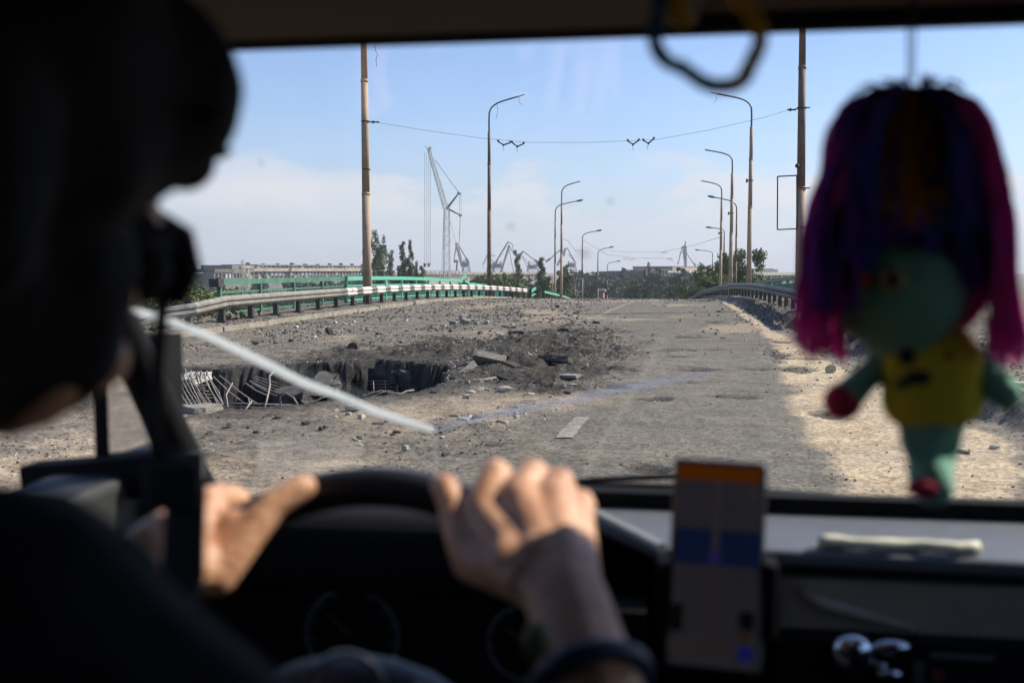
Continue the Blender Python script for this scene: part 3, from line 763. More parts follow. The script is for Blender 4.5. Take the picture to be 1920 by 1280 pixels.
def fence(root, X, y0, y1, sp, mtl_of, ztop=1.26, bars=12, height_of=None, end_caps=True):
    hz = height_of or (lambda y: dz(y)+.02)
    n = int(round((y1-y0)/sp)); fx = X if callable(X) else (lambda y: X)
    for i in range(n+1):
        y = y0+i*sp; m = MB(); z = hz(y)
        m.box(fx(y)-.06, fx(y)+.06, y-.06, y+.06, z-.4, z+ztop-.185); m.build('post', mtl_of(i), root)
        if i == n: break
        ya, yb = y+.001, y+sp-.001
        A, B = Vector((fx(ya), ya, hz(ya))), Vector((fx(yb), yb, hz(yb)))
        up = lambda p, h: p+Vector((0,0,h))
        m = MB(); m.bar(up(A, ztop-.09), up(B, ztop-.09), .14, .18); m.build('top_beam', mtl_of(i), root)
        ia, ib = A.lerp(B, .03), A.lerp(B, .97)
        m = MB(); m.bar(up(ia,.84), up(ib,.84), .05, .06); pan = m.build('upper_rail', mtl_of(i), root)
        m = MB(); m.bar(up(ia,.20), up(ib,.20), .05, .06); m.build('lower_rail', mtl_of(i), root)
        if bars:
            bm_ = MB(); bm_.box(-.0125,.0125,-.0125,.0125,.23,.81); me = bm_.mesh('bar')
            me.materials.append(mtl_of(i))
            for k in range(bars):
                q = ia.lerp(ib, (k+.5)/bars); o = bpy.data.objects.new('bar', me); COL.objects.link(o); o.parent = pan; o.location = q-parent_world(pan)
        # kerb shoe under mid panel
        m = MB(); mid = A.lerp(B, .5); m.box(mid.x-.04, mid.x+.04, mid.y-.05, mid.y+.05, mid.z-.3, mid.z+.17); m.build('foot', mtl_of(i), root)
def build_fences():
    f = empty('bridge_fence', (-13.5, 48, 0), 'turquoise railing with upright bars behind the low white guardrail', 'railing')
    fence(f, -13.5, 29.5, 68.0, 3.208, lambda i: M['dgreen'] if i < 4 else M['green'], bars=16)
    m = MB(); m.box(-13.66, -13.34, 29.1, 29.5, 1.04, 1.30); m.build('end_cap', M['black'], f)
    m = MB(); z = dz(68)+1.17; m.bar((-13.5,67.9,z), (-13.35,69.3,z+.42), .14, .18); m.bar((-13.4,69.0,z+.05),(-13.2,70.4,z-.25),.14,.16); m.build('bent_beam', M['green'], f)
    f2 = empty('bridge_fence', (-13.3, 78, 0), 'sagging turquoise railing beyond the break in the long one', 'railing')
    fence(f2, -13.4, 70.6, 86.6, 3.2, lambda i: M['green'], ztop=1.12, bars=10)
    f3 = empty('railing_stub', (-12, 90, dz(90)), 'bent green railing stub at the far end of the white guardrail', 'railing')
    a, b = P(992,549,90), P(1004,540,92); m = MB()
    m.bar(a, b, .14, .22); m.bar(P(994,556,90), P(1003,551,92), .1, .12); m.build('beam', M['green'], f3)
    m = MB(); c = P(994,541,90); m.bar(c, (c.x, c.y, dz(90)-.3), .28, .3); m.build('post', M['black'], f3)
    f4 = empty('railing_run', (-11.5, 110, dz(110)), 'low green railing running down past the crest with a black end post', 'railing')
    a, b, c = P(1020,547,101), P(1058,556,122), P(1069,560,132)
    m = MB(); m.bar(a, b, .14, .2); m.bar(b, c, .14, .2); m.build('top_beam', M['green'], f4)
    for q in (0,.25,.5,.75): 
        p = a.lerp(b, q); m = MB(); m.bar(p-Vector((0,0,.11)), (p.x,p.y,dz(p.y)-.4), .3 if q == 0 else .12); m.build('post', M['black'], f4)
    fr = empty('bridge_fence', (7.5, 70, 0), 'dull green railing rising behind the dark guardrail near the doll', 'railing')
    fence(fr, 7.5, 40, 101, 3.2, lambda i: M['rgreen'], ztop=1.20, bars=0, height_of=lambda y: dz(y)+.12)
    yy = np.arange(40, 101, 3.2)
    for i in range(len(yy)-1):
        m = MB(); y0, y1 = yy[i]+.07, yy[i+1]-.07
        n = 14
        for k in range(n):
            q = y0+(y1-y0)*(k+.5)/n; m.box(7.488, 7.512, q-.012, q+.012, dz(q)+.34, dz(q)+.93)
        o = m.build('bar_infill', M['rgreen'], fr); o['kind'] = 'stuff'
build_fences()

# ------------------------------------------------------------------ poles, lamps, span wire
def pole_parts(root, base, top, r0, r1, mtls, collars):
    base, top = Vector(base), Vector(top)
    H = top.z-base.z; cuts = [0]+[c for c, _ in collars]+[1]
    for i in range(len(cuts)-1):
        a, b = base.lerp(top, cuts[i]), base.lerp(top, cuts[i+1])
        f = 1-.045*i
        m = MB(); m.tube([a+Vector((0,0,.0 if i == 0 else .001)), b], [(r0+(r1-r0)*cuts[i])*f, (r0+(r1-r0)*cuts[i+1])*f], 16); m.build('pole_section', mtls[min(i, len(mtls)-1)], root, smooth=True)
        if i > 0:
            rr = (r0+(r1-r0)*cuts[i])*1.03+.004; m = MB(); m.tube([a-Vector((0,0,.10)), a+Vector((0,0,.025))], rr, 16); m.build('collar', mtls[min(i-1, len(mtls)-1)], root, smooth=True)
def big_poles():
    b = P(689, 575, 42.6); b.z = dz(42.6)-.1; t = P(684, -60, 42.6); t = Vector((b.x-.05, b.y, t.z))
    r = empty('trolley_pole', b, 'thick cream pole standing behind the white guardrail, cut off by the roof', 'pole')
    zc = lambda py: (P(687,py,42.6).z-b.z)/(t.z-b.z)
    pole_parts(r, b, t, .20, .135, [M['pole']], [(zc(362),0),(zc(150),0)])
    m = MB(); z = P(687,228,42.6).z; m.tube([(b.x,b.y,z-.03),(b.x,b.y,z+.03)], .19, 14); m.build('clamp_ring', M['wire'], r)
    m = MB(); z = P(687,318,42.6).z; m.tube([(b.x,b.y,z-.03),(b.x,b.y,z+.03)], .185, 14); m.build('clamp_ring', M['wire'], r)
    m = MB(); a = P(696,504,42.3); m.bar(a, (a.x, a.y, dz(42.3)+.4), .05); m.build('conduit', M['white'], r)
    m = MB(); m.tube([P(703,78,42.5),P(704,95,42.5),P(708,103,42.5),P(705,112,42.5),P(706,125,42.5)], .012, 4); m.build('loose_wire', M['wire'], r)
    b2 = P(1500, 560, 39.5); b2.z = dz(39.5); t2 = Vector((P(1506,-60,39.5).x, 39.5, P(1506,-60,39.5).z))
    r2 = empty('trolley_pole', b2, 'thick brown pole beside the doll carrying an empty sign frame', 'pole')
    zc = lambda py: (P(1503,py,39.5).z-b2.z)/(t2.z-b2.z)
    pole_parts(r2, b2, t2, .19, .125, [M['pole'], M['pole_dark'], M['pole_dark']], [(zc(352),0),(zc(125),0)])
    for py in (203, 353, 427):
        m = MB(); z = P(1503,py,39.5).z; x = P(1503,py,39.5).x; m.tube([(x,39.5,z-.025),(x,39.5,z+.025)], .19, 14); m.bar((x+.15,39.4,z),(x+.30,39.4,z),.04); m.build('clamp_ring', M['wire'], r2)
    m = MB(); m.ball(P(1495,311,39.3), .09, 2); m.build('insulator', M['wire'], r2)
    s = empty('sign_frame', P(1476,380,39.4), 'empty rectangular black sign frame fixed to the brown pole', 'sign frame')
    q = [P(1458,331,39.35), P(1494,329,39.35), P(1494,429,39.35), P(1457.5,430.5,39.35)]
    for i in range(4): m = MB(); m.bar(q[i], q[(i+1)%4], .045); m.build('frame_bar', M['wire'], s)
    # span wire with bow hangers
    w = empty('span_wire', P(1100,267,41), 'thin wire spanning the road between the two thick poles with bow hangers', 'wire')
    pts = [P(x, y, 42.5-(x-690)/810*3) for x, y in ((690,228),(720,232),(800,245),(900,259),(985,267),(1110,267),(1230,262),(1330,244),(1430,221),(1480,206),(1500,203))]
    m = MB(); m.tube(pts, .0065, 5); m.build('wire', M['wire'], w)
    for (a, b_) in ((700,707),(1482,1489)):
        m = MB(); y = 229 if a < 900 else 206; m.tube([P(a-6,y,42.4 if a < 900 else 39.6), P(b_+4,y,42.4 if a < 900 else 39.6)], .032, 6); m.ball(P(a,y,42.4 if a < 900 else 39.6), .07, 1); m.build('strain_insulator', M['wire'], w)
    for (x0, xm, x1, y0, ym, y1) in ((934,944,957,264,272,266),(960,970,982,266,275,268),(1177,1187,1198,263,271,262),(1206,1216,1226,262,269,259)):
        Yd = 42.5-(x0-690)/810*3; m = MB(); m.tube([P(x0,y0-1,Yd),P(x0+1,y0+2,Yd),P(xm,ym,Yd),P(x1-1,y1+2,Yd),P(x1,y1-2,Yd)], .032, 5)
        for q in (P(x0,y0,Yd),P(xm,ym,Yd),P(x1,y1,Yd)): m.ball(q, .055, 1)
        m.tube([P(xm,ym,Yd),P(xm-1,ym+5,Yd),P(xm-3 if x0 > 1200 else xm+1,ym+11,Yd)], .008, 4); m.build('bow_hanger', M['wire'], w)
big_poles()
LAMPS = [ # x, pole top y, arm tip, Y, r0, r1, head?, label
    (917,248,(972,181),72,.17,.11,0,'tallest lamp post behind the white guardrail, arm bare without a lamp'),
    (1053,384,(1088,340),116,.17,.11,0,'bare armed lamp post in front of a shorter one near the portal cranes'),
    (1041,415,(1082,377),127,.15,.10,1,'lamp post with its lamp crossing behind a taller bare arm'),
    (1092,458,(1119,433),150,.17,.10,1,'grey lamp post at the crest with an oval lamp pointing over the road'),
    (1121,487,(1143,464),180,.16,.10,1,'second grey lamp post past the crest, half sunk below it'),
    (1139,505,(1157,490),215,.15,.10,1,'most distant lamp post past the crest on the crane side'),
    (1409,238,(1345,176),71,.19,.12,0,'tall cream lamp post above the dark guardrail with a torn lamp fitting'),
    (1373,325,(1322,281),87,.19,.12,0,'second cream lamp post above the dark guardrail with a bare arm'),
    (1353,376,(1315,339),102,.16,.11,0,'third cream lamp post at the tree with a bare arm'),
    (1381,412,(1340,370),112,.14,.09,1,'slim dark lamp post between two cream ones'),
    (1358,442,(1334,427),140,.14,.09,1,'dark lamp post hidden behind the third cream one'),
    (1336,482,(1311,469),190,.12,.08,1,'lamp post poking out of the leafy tree with a grey lamp')]
def build_lamps():
    for (x, yt, tip, Y, r0, r1, head, lb) in LAMPS:
        t = P(x, yt, Y); b = Vector((t.x, Y, dz(Y)-.3))
        root = empty('street_lamp', b, lb, 'street lamp', 'street lamps along the bridge road')
        cream = x > 1300 and x not in (1381,1358,1336) or x == 1041 or x == 1053
        mt = M['pole'] if cream else (M['pole_dark'] if x in (917,1381,1358) else M['arm'])
        H = t.z-b.z
        pole_parts(root, b, t, r0, r1, [mt], [(.55,0),(.82,0)] if H > 9 else [(.6,0)])
        e = P(tip[0], tip[1], Y-.3); s = 1 if e.x > t.x else -1; dx = abs(e.x-t.x); hz = e.z-t.z
        pts = []
        for q in np.linspace(0, 1, 14):   # quarter bend then a rising straight arm
            if q < .12: pts.append(Vector((t.x, Y, t.z+hz*.52*q/.12)))
            else:
                u = (q-.12)/.88; 
                c0, c1, c2, c3 = Vector((t.x,Y,t.z+hz*.52)), Vector((t.x+s*dx*.06,Y,t.z+hz*.86)), Vector((t.x+s*dx*.40,Y,t.z+hz*.88)), e
                pts.append(c0*(1-u)**3+c1*3*u*(1-u)**2+c2*3*u*u*(1-u)+c3*u**3)
        rr = .055 if Y < 110 else .06
        m = MB(); m.tube(pts, [rr*1.15]*3+[rr]*(len(pts)-3), 10); m.build('arm', M['arm'], root, smooth=True)
        if head:
            m = MB(); d = (pts[-1]-pts[-3]).normalized(); m.ball(e+d*.35, .42, 2, (1.15,.45,.32), rot=Matrix.Rotation(-math.atan2(d.z, abs(d.x))*s, 3, 'Y')); m.build('lamp_head', M['arm'], root, smooth=True)
        elif x in (917, 1409):
            m = MB(); d = (pts[-1]-pts[-2]).normalized(); m.tube([e, e+d*.5], .03, 6); m.tube([e+d*.1, e+d*.05-Vector((0,0,.45)), e+d*.3-Vector((0,0,.7))], .012, 4); m.build('torn_fitting', M['wire'], root)
            if x == 917:
                m = MB(); m.tube([P(932,196,71.5),P(933,210,71.5),P(930,224,71.5)], .012, 4); m.build('loose_wire', M['wire'], root)
        if x in (1409,1373,1353):
            m = MB(); z = t.z-H*.30; m.tube([(t.x,Y,z-.03),(t.x,Y,z+.03)], r0*1.02, 12); m.box(t.x-r0-.12,t.x-r0,Y-.08,Y+.08,z-.14,z+.1); m.build('clamp_ring', M['wire'], root)
    wires = [('contact_wire', [(1143,470,180),(1180,473,200),(1240,473,200),(1300,460,170),(1353,444,104)], 'slack wire strung across beyond the crest to the third cream lamp post'),
             ('contact_wire', [(1092,450,150),(1140,478,170),(1200,484,190),(1250,484,190),(1262,490,190)], 'lower slack wire across the road beyond the crest with small hangers'),
             ('contact_wire', [(1056,448,117),(1066,452,118),(1078,470,120),(1090,470,148)], 'loose wire looping from the bare armed lamp post to the crest lamp post')]
    for nm, pp, lb in wires:
        m = MB(); pts = [P(*p) for p in pp]; m.tube(pts, .022, 4)
        if 'small' in lb:
            for (x0, y0) in ((1168,484),(1180,485),(1240,472),(1250,484)):
                m.tube([P(x0,y0,190),P(x0+4,y0+3,190),P(x0+7,y0-1,190),P(x0+11,y0+3,190)], .05, 4)
        o = m.build(nm, M['wire']); tag(o, lb, 'wire', 'wires beyond the crest')
build_lamps()

# ------------------------------------------------------------------ far plants
def leaf_crown(n, fn, size, seed):
    rng = np.random.default_rng(seed); c = fn(rng, n); 
    a = rng.normal(size=(n,3)); a /= np.linalg.norm(a,axis=1)[:,None]; b = np.cross(a, rng.normal(size=(n,3))); b /= np.linalg.norm(b,axis=1)[:,None]
    s = rng.uniform(.6,1.25,(n,1))*size
    v = np.stack([c-a*s*.5-b*s*.32, c+a*s*.5-b*s*.10, c+a*s*.62+b*s*.1, c-a*s*.4+b*s*.34], 1).reshape(-1,3)
    return v, np.arange(n*4).reshape(-1,4)
def crown_mesh(name, n, fn, size, seed):
    v, f = leaf_crown(n, fn, size, seed); me = bpy.data.meshes.new(name); me.from_pydata(v.tolist(), [], f.tolist()); me.update(); return me
def clumps(specs, rng, n):
    w = np.array([s[3]*s[4]*s[5] for s in specs])**.8; w /= w.sum(); k = rng.choice(len(specs), n, p=w)
    d = rng.normal(size=(n,3)); d /= np.linalg.norm(d,axis=1)[:,None]; r = rng.uniform(0,1,(n,1))**.5
    sp = np.array(specs)[k]; return sp[:,:3]+d*r*sp[:,3:6]
def poplar_fn(h, w, seed, arms=2):
    w = w*1.75
    def fn(rng, n):
        q = np.random.default_rng(seed); sp = []
        for a in range(arms):
            ox, oy = q.uniform(-.5,.5)*w*(arms > 1), q.uniform(-.4,.4)*w*(arms > 1); hh = h*(1 if a == 0 else q.uniform(.72,.97))
            for i in range(26):
                t = .12+.86*i/25; env = w*(.30+.75*math.sin(min(1, t*1.15)*math.pi*.82)**.8)*(.62 if arms > 1 else .8)*(1.05-t*.55)
                sp.append((ox*t*1.5+q.normal()*env*.42, oy+q.normal()*env*.42, hh*t+q.normal()*.3, env*q.uniform(.4,.7), env*q.uniform(.4,.7), h*.045*q.uniform(.7,1.4)))
        return clumps(sp, rng, n)
    return fn
def broad_fn(h, w, seed):
    def fn(rng, n):
        q = np.random.default_rng(seed); sp = []
        for i in range(64):
            d = q.normal(size=3); d /= np.linalg.norm(d); r = q.uniform(.15,.92)
            sp.append((d[0]*w*r, d[1]*w*r, h*.52+d[2]*h*.42*r, w*q.uniform(.14,.30), w*q.uniform(.14,.30), h*q.uniform(.06,.12)))
        return clumps(sp, rng, n)
    return fn
def trunk_mesh(name, h, r, seed, limbs=5, spread=.25):
    rnd = random.Random(seed); m = MB(); m.tube([(0,0,-.5),(.1,0,h*.4),(0,.1,h*.9)], [r, r*.7, r*.15], 7)
    for i in range(limbs):
        z = h*rnd.uniform(.15,.6); a = rnd.uniform(0,6.3); L = h*rnd.uniform(.2,.35)
        m.tube([(0,0,z),(math.cos(a)*L*spread,math.sin(a)*L*spread,z+L*.5),(math.cos(a)*L*spread*1.6,math.sin(a)*L*spread*1.6,z+L)], [r*.45,r*.3,r*.08], 5)
    return m.mesh(name, True)
def make_tree(kind, h, w, seed, n, leaf, mtl, label, group, arms=2):
    r = empty('poplar_tree' if kind == 'p' else 'leafy_tree', (0,0,0), label, 'tree', group)
    fn = poplar_fn(h, w, seed, arms) if kind == 'p' else broad_fn(h, w, seed)
    link('crown', crown_mesh('crown', n, fn, leaf, seed), mtl, r, loc=(0,0,0))
    link('trunk', trunk_mesh('trunk', h*.85, h*.016+.08, seed, 6, .2 if kind == 'p' else .6), M['bark'], r, loc=(0,0,0))
    return r
def put(t, px, ytop, Y, h0, label=None, sx=1.0):
    top = P(px, ytop, Y); g = max(-10.4, dz(Y)-.5-max(0, XL-top.x, top.x-XR)*.42) if Y < 210 else -10.4
    s = (top.z-g)/h0; t.location = (top.x, Y, g); t.scale = (s*sx, s*sx, s); t.rotation_euler.z = random.uniform(0,6.3)
    if label: t['label'] = label
def build_trees():
    GP = 'poplars beyond the bridge'
    p1 = make_tree('p', 20, 2.3, 3, 8500, .38, M['leaf_p'], 'tall poplar half hidden by the thick cream pole', GP, 3)
    put(p1, 706, 430, 210, 20)
    p2 = make_tree('p', 20, 2.1, 8, 5500, .36, M['leaf_p'], 'small loose poplar between two taller groups', GP, 1); put(p2, 733, 470, 230, 20, sx=.9)
    p3 = make_tree('p', 20, 2.3, 12, 9500, .38, M['leaf_p'], 'dense dark twin poplar left of the lattice crane', GP, 2); put(p3, 767, 455, 215, 20, sx=1.05)
    p3.rotation_euler.z = .3
    specs = [(781,453,216,'slimmer poplar touching the dense twin poplar',.8,p3),(686,462,215,'poplar on the other side of the thick cream pole',.8,p2),(793,494,214,'short bushy poplar at the foot of the twin poplar',1.0,p2),
             (969,470,190,'slender ragged poplar between two portal cranes',.8,p2),(1036,485,170,'wide poplar behind the pair of crossing lamp posts',1.5,p3),(1060,497,165,'poplar just past the pair of lamp posts',1.3,p1),
             (1078,498,175,'poplar between the lamp pair and the crest lamp post',1.5,p3),(1010,535,160,'low poplar behind the rail end',1.3,p2)]
    for px, yt, Y, lb, sx, src in specs:
        c = copy_tree(src); put(c, px, yt, Y, 20, lb, sx)
    b1 = make_tree('b', 12, 5.6, 21, 15000, .34, M['leaf_b'], 'big leafy tree behind the cream lamp posts by the dark guardrail', 'leafy trees near the bridge'); put(b1, 1388, 460, 128, 11.0, sx=.88)
    b2 = make_tree('b', 10, 4.6, 25, 9000, .34, M['leaf_b'], 'sparse leafy tree leaning out from the big one over the road', 'leafy trees near the bridge'); put(b2, 1338, 474, 140, 9.6, sx=.68)
    for px, yt, Y, lb, sx, src in ((1345,510,120,'bright bush at the feet of the cream lamp posts',1.3,b1),(1300,532,118,'low dark bush where the dark guardrail sinks below the crest',1.2,b1),(1325,520,122,'bush between the low dark one and the bright one',1.1,b2),(1420,505,120,'bush under the big leafy tree beside the green railing',1.2,b2),
                                   (945,508,185,'round green tree under the largest portal crane',1.3,b1),(985,540,170,'low round tree beside the slender ragged poplar',1.2,b2),(925,512,200,'round tree right of the tallest lamp post',1.0,b1)):
        c = copy_tree(src); put(c, px, yt, Y, 11 if src is b1 else 9.6, lb, sx)
    # far wood beyond the crest: many of a kind
    f1 = make_tree('p', 16, 3.0, 31, 1500, .9, M['leaf_f'], 'hazy tree in the wood beyond the crest of the road', 'trees of the wood beyond the crest', 1)
    f2 = make_tree('b', 12, 5.0, 33, 1500, .9, M['leaf_f'], 'hazy tree in the wood beyond the crest of the road', 'trees of the wood beyond the crest')
    rnd = random.Random(4); first = [True, True]
    for i in range(110):
        px = rnd.uniform(1085, 1330); Y = rnd.uniform(260, 520)
        yt = 560-(560-500)*rnd.uniform(.15,.72) if rnd.random() < .80 else rnd.uniform(502,520)
        k = 0 if rnd.random() < .5 else 1; src = (f1, f2)[k]
        c = src if first[k] else copy_tree(src); first[k] = False
        put(c, px, yt, Y, 16 if k == 0 else 11, sx=rnd.uniform(.9,1.4) if k == 0 else rnd.uniform(.8,1.2))
    for i in range(46):
        px = rnd.choice([rnd.uniform(330, 420), rnd.uniform(420, 900), rnd.uniform(860,1090)]); Y = rnd.uniform(230, 480)
        yt = rnd.uniform(508, 534); k = 0 if rnd.random() < .45 else 1; c = copy_tree((f1, f2)[k]); c['label'] = 'hazy low tree between the turquoise railing and the long factory'; c['group'] = 'trees before the factory'
        put(c, px, yt if px > 420 else rnd.uniform(518,540), Y, 16 if k == 0 else 11, sx=rnd.uniform(1,1.5) if k == 0 else rnd.uniform(.9,1.3))
    # near greenery past the crumpled rail end
    for j, (px, yt, Y, lb) in enumerate([(275,520,60,'yellowish green bush beside the driver mouthpiece'),(325,528,75,'green bush beyond the crumpled rail end'),(345,520,110,'thin poplar sapling beyond the crumpled rail end'),(362,517,120,'second thin sapling next to the first beyond the rail end'),(395,530,95,'bush just before the black end of the turquoise railing'),(300,530,90,'bush next to the driver chin strap')]):
        c = copy_tree(b1 if j not in (2,3) else p2); c['group'] = 'bushes past the crumpled rail'
        put(c, px, yt, Y, 11 if j not in (2,3) else 20, lb, 1.0 if j not in (2,3) else .8)
    # weeds along the fence foot
    def weeds(rng, n):
        y = rng.uniform(18, 62, n); x = -14.0-np.abs(rng.normal(0,.9,n)); x = np.where(rng.uniform(size=n) < .06, -12.6+rng.normal(0,.4,n), x)
        y = np.where(x > -13.4, rng.uniform(16, 29, n), y)
        z = deck_z(y)+.05+rng.uniform(0,1,n)**1.6*.55-np.clip(-14.3-x,0,9)*.4
        return np.stack([x,y,z],-1)
    tag(link('weeds', crown_mesh('weeds', 9000, weeds, .16, 77), M['grass']), kind='stuff')
build_trees()

# ------------------------------------------------------------------ cranes and buildings in the distance
def build_cranes():
    r = empty('lattice_crane', P(838,535,600), 'huge white lattice tower crane with a steep boom and hanging ropes', 'crane'); Y = 600
    q = lambda x, y, d=0: P(x, y, Y+d)
    m = MB(); lattice(m, q(838,560), q(838,392), 4.1, 3.0, 20, .34, .17); m.build('mast', M['crane_w'], r)
    m = MB(); m.box(*[v for v in (q(831,0).x, q(846,0).x, Y-3, Y+3)], -10.4, q(838,521).z); m.build('base', M['wall_beige'], r)
    m = MB(); lattice(m, q(836,390), q(805,283), 3.0, 1.8, 22, .34, .17); m.bar(q(806,287), q(798,274), .5); m.bar(q(803,283), q(808,276), 1.6); m.build('boom', M['crane_w'], r)
    m = MB()
    for a, b in (((836,391),(861,361)),((839,389),(861,361)),((836,391),(864,404)),((838,389),(864,404)),((840,391),(860,363))): m.bar(q(*a), q(*b), .55)
    m.bar(q(858,361), q(864,364), 1.2); m.bar(q(861,405), q(866,403), 1.2); m.build('strut_frame', M['crane_d'], r)
    m = MB()
    for a, b in (((814,299),(859,361)),((815,298),(861,361)),((861,363),(862,404)),((864,363),(865,404)),((862,406),(861,458)),((864,406),(861,458)),((800,287),(800,492)),((804,290),(804,494)),((807,290),(807,494)),((796,285),(796,500)),((832,400),(828,510)),((844,412),(858,470))): m.bar(q(*a), q(*b), .16)
    m.build('rope', M['crane_d'], r)
    m = MB(); m.ball(q(804,497), 1.2, 1); m.bar(q(801,494), q(808,494), .5); m.build('hook_block', M['crane_d'], r)
    def portal(name, segs, lb, Y, tower, mt=M['crane'], cab=None):
        rr = empty('portal_crane', P(tower[0], 540, Y), lb, 'crane', 'portal cranes of the far shipyard')
        m = MB()
        for (a, b, t) in segs[0]: m.bar(P(*a, Y), P(*b, Y), t*.75)
        m.build('jib', mt, rr)
        m = MB()
        for (a, b, t) in segs[1]: m.bar(P(*a, Y-2), P(*b, Y-2), t*.75)
        m.build('backstay', M['crane_d'], rr)
        m = MB(); x, yt, yb, w = tower; lattice(m, P(x,yb,Y), P(x,yt,Y), w*1.0, w*.6, 4, .45, .3); m.build('tower', M['crane_d'], rr)
        m = MB(); c = P(x, (yt+yb)/2-4, Y); m.box(c.x-w*.30, c.x+w*.28, Y-2.5, Y+2.5, c.z-1.7, c.z+1.7); m.build('machine_house', cab or M['crane_d'], rr)
    portal('', ([((855,456),(866,500),2.2),((856,456),(852,484),1.2),((852,484),(853,487),1.6),((860,462),(868,496),1.0)], [((857,455),(874,484),1.2),((874,484),(878,492),3.0),((851,490),(859,490),3.0),((857,492),(856,508),1.6)]),
           'cream portal crane standing just behind the white lattice crane', 850, (874,488,512,6.5), M['crane'])
    portal('', ([((955,460),(938,515),2.6),((953,460),(963,510),.9),((955,460),(962,474),1.0)], [((953,453),(933,486),1.6),((953,454),(961,458),1.0),((961,458),(963,476),.7),((933,486),(925,505),2.0),((928,480),(922,478),.8)]),
           'largest cream portal crane with a peaked jib past the tallest lamp post', 900, (933,490,514,10), M['crane'])
    portal('', ([((912,484),(905,496),1.2),((914,480),(925,490),.8),((906,496),(906,503),.4)], [((913,478),(911,484),1.2)]),
           'small portal crane mostly hidden by the tallest lamp post', 1000, (920,492,514,8), M['crane_d'])
    portal('', ([((978,478),(991,506),.7),((980,480),(994,500),.6)], [((981,471),(970,487),1.6),((981,471),(1004,489),1.1),((1002,487),(1012,494),2.6),((975,476),(978,474),1.6)]),
           'portal crane with a drooping jib beside the slender ragged poplar', 900, (999,490,518,11), M['crane'], M['crane_d'])
    portal('', ([((1061,465),(1045,498),2.6),((1060,466),(1058,480),1.6)], [((1063,464),(1078,490),1.0),((1052,467),(1026,490),1.2),((1032,485),(1023,491),2.4),((1066,476),(1080,494),.8)]),
           'portal crane seen through the pair of crossing lamp posts', 900, (1072,490,512,9), M['crane'])
    rr = empty('ship_crane', P(1285,520,700), 'pale mast crane with thin stays rising over the burnt plant', 'crane'); Y2 = 700
    m = MB(); m.bar(P(1285,503,Y2), P(1285,462,Y2), 1.9); m.bar(P(1285,464,Y2), P(1285,453,Y2), .9); m.ball(P(1285,462,Y2), 1.5, 1); m.build('mast', M['crane'], rr)
    m = MB()
    for a, b, t in (((1280,461),(1283,488),1.6),((1279,463),(1272,492),1.1),((1282,470),(1273,478),.8),((1287,474),(1303,499),1.0),((1272,492),(1270,495),2),((1303,495),(1318,500),.6),((1302,493),(1304,500),1.6)): m.bar(P(*a,Y2), P(*b,Y2), t*.55)
    m.build('jib', M['crane_w'], rr)
build_cranes()

def facade(root, lx0, lx1, zb, zt, bays, rows, wall, glass, depth=25, colw=.35, name='wall', y=0.0):
    """a building front in the building's own frame (x along the front, y into it): back wall, columns, spandrels, recessed windows"""
    bw = (lx1-lx0)/bays; rh = (zt-zb)/rows; O = (0,0,0); g = -10.4-root.location.z
    m = MB(); m.box(lx0, lx1, y+.9, y+depth, g, zt-.4); m.build(name, wall, root, loc=O)
    if zb > g+.1: m = MB(); m.box(lx0, lx1, y, y+.898, g, zb-rh*.13-.002); m.build('plinth', wall, root, loc=O)
    for k in range(bays+1):
        m = MB(); x = lx0+k*bw; m.box(x-bw*colw*.35, x+bw*colw*.35, y, y+.896, zb, zt); m.build('column', wall, root, loc=O)
    for r in range(rows+1):
        z = zb+r*rh; m = MB(); m.box(lx0+.01, lx1-.01, y+.12, y+.78, z-rh*.13, z+rh*.13); m.build('spandrel', wall, root, loc=O)
    ww, wh = bw*(1-colw*.7)/2-.02, rh*.36
    mes = []
    for g_ in (glass, M['hole_dark'], M['pane_pale']):
        win = MB(); win.box(-ww, ww, -.05, .05, -wh, wh); me = win.mesh('window'); me.materials.append(g_); mes.append(me)
    for k in range(bays):
        for r in range(rows):
            if random.random() < .10: continue
            o = bpy.data.objects.new('window', random.choices(mes, (3, 4, 3))[0]); COL.objects.link(o); o.parent = root
            o.location = (lx0+(k+.5)*bw, y+.5, zb+(r+.5)*rh)
def front(name, pxa, Ya, pxb, Yb, label, cat):
    """root of a building whose front runs between two directions at two distances; returns it with a map from picture direction to place along the front"""
    A, B = P(pxa, 505, Ya), P(pxb, 505, Yb); r = empty(name, (A.x, A.y, 0), label, cat); r.rotation_euler.z = math.atan2(B.y-A.y, B.x-A.x)
    u = Vector((B.x-A.x, B.y-A.y)).normalized()
    def lx(px):
        d = ray(px, 505); q = (A.x*d.y-A.y*d.x)/(u.y*d.x-u.x*d.y); return q
    return r, lx
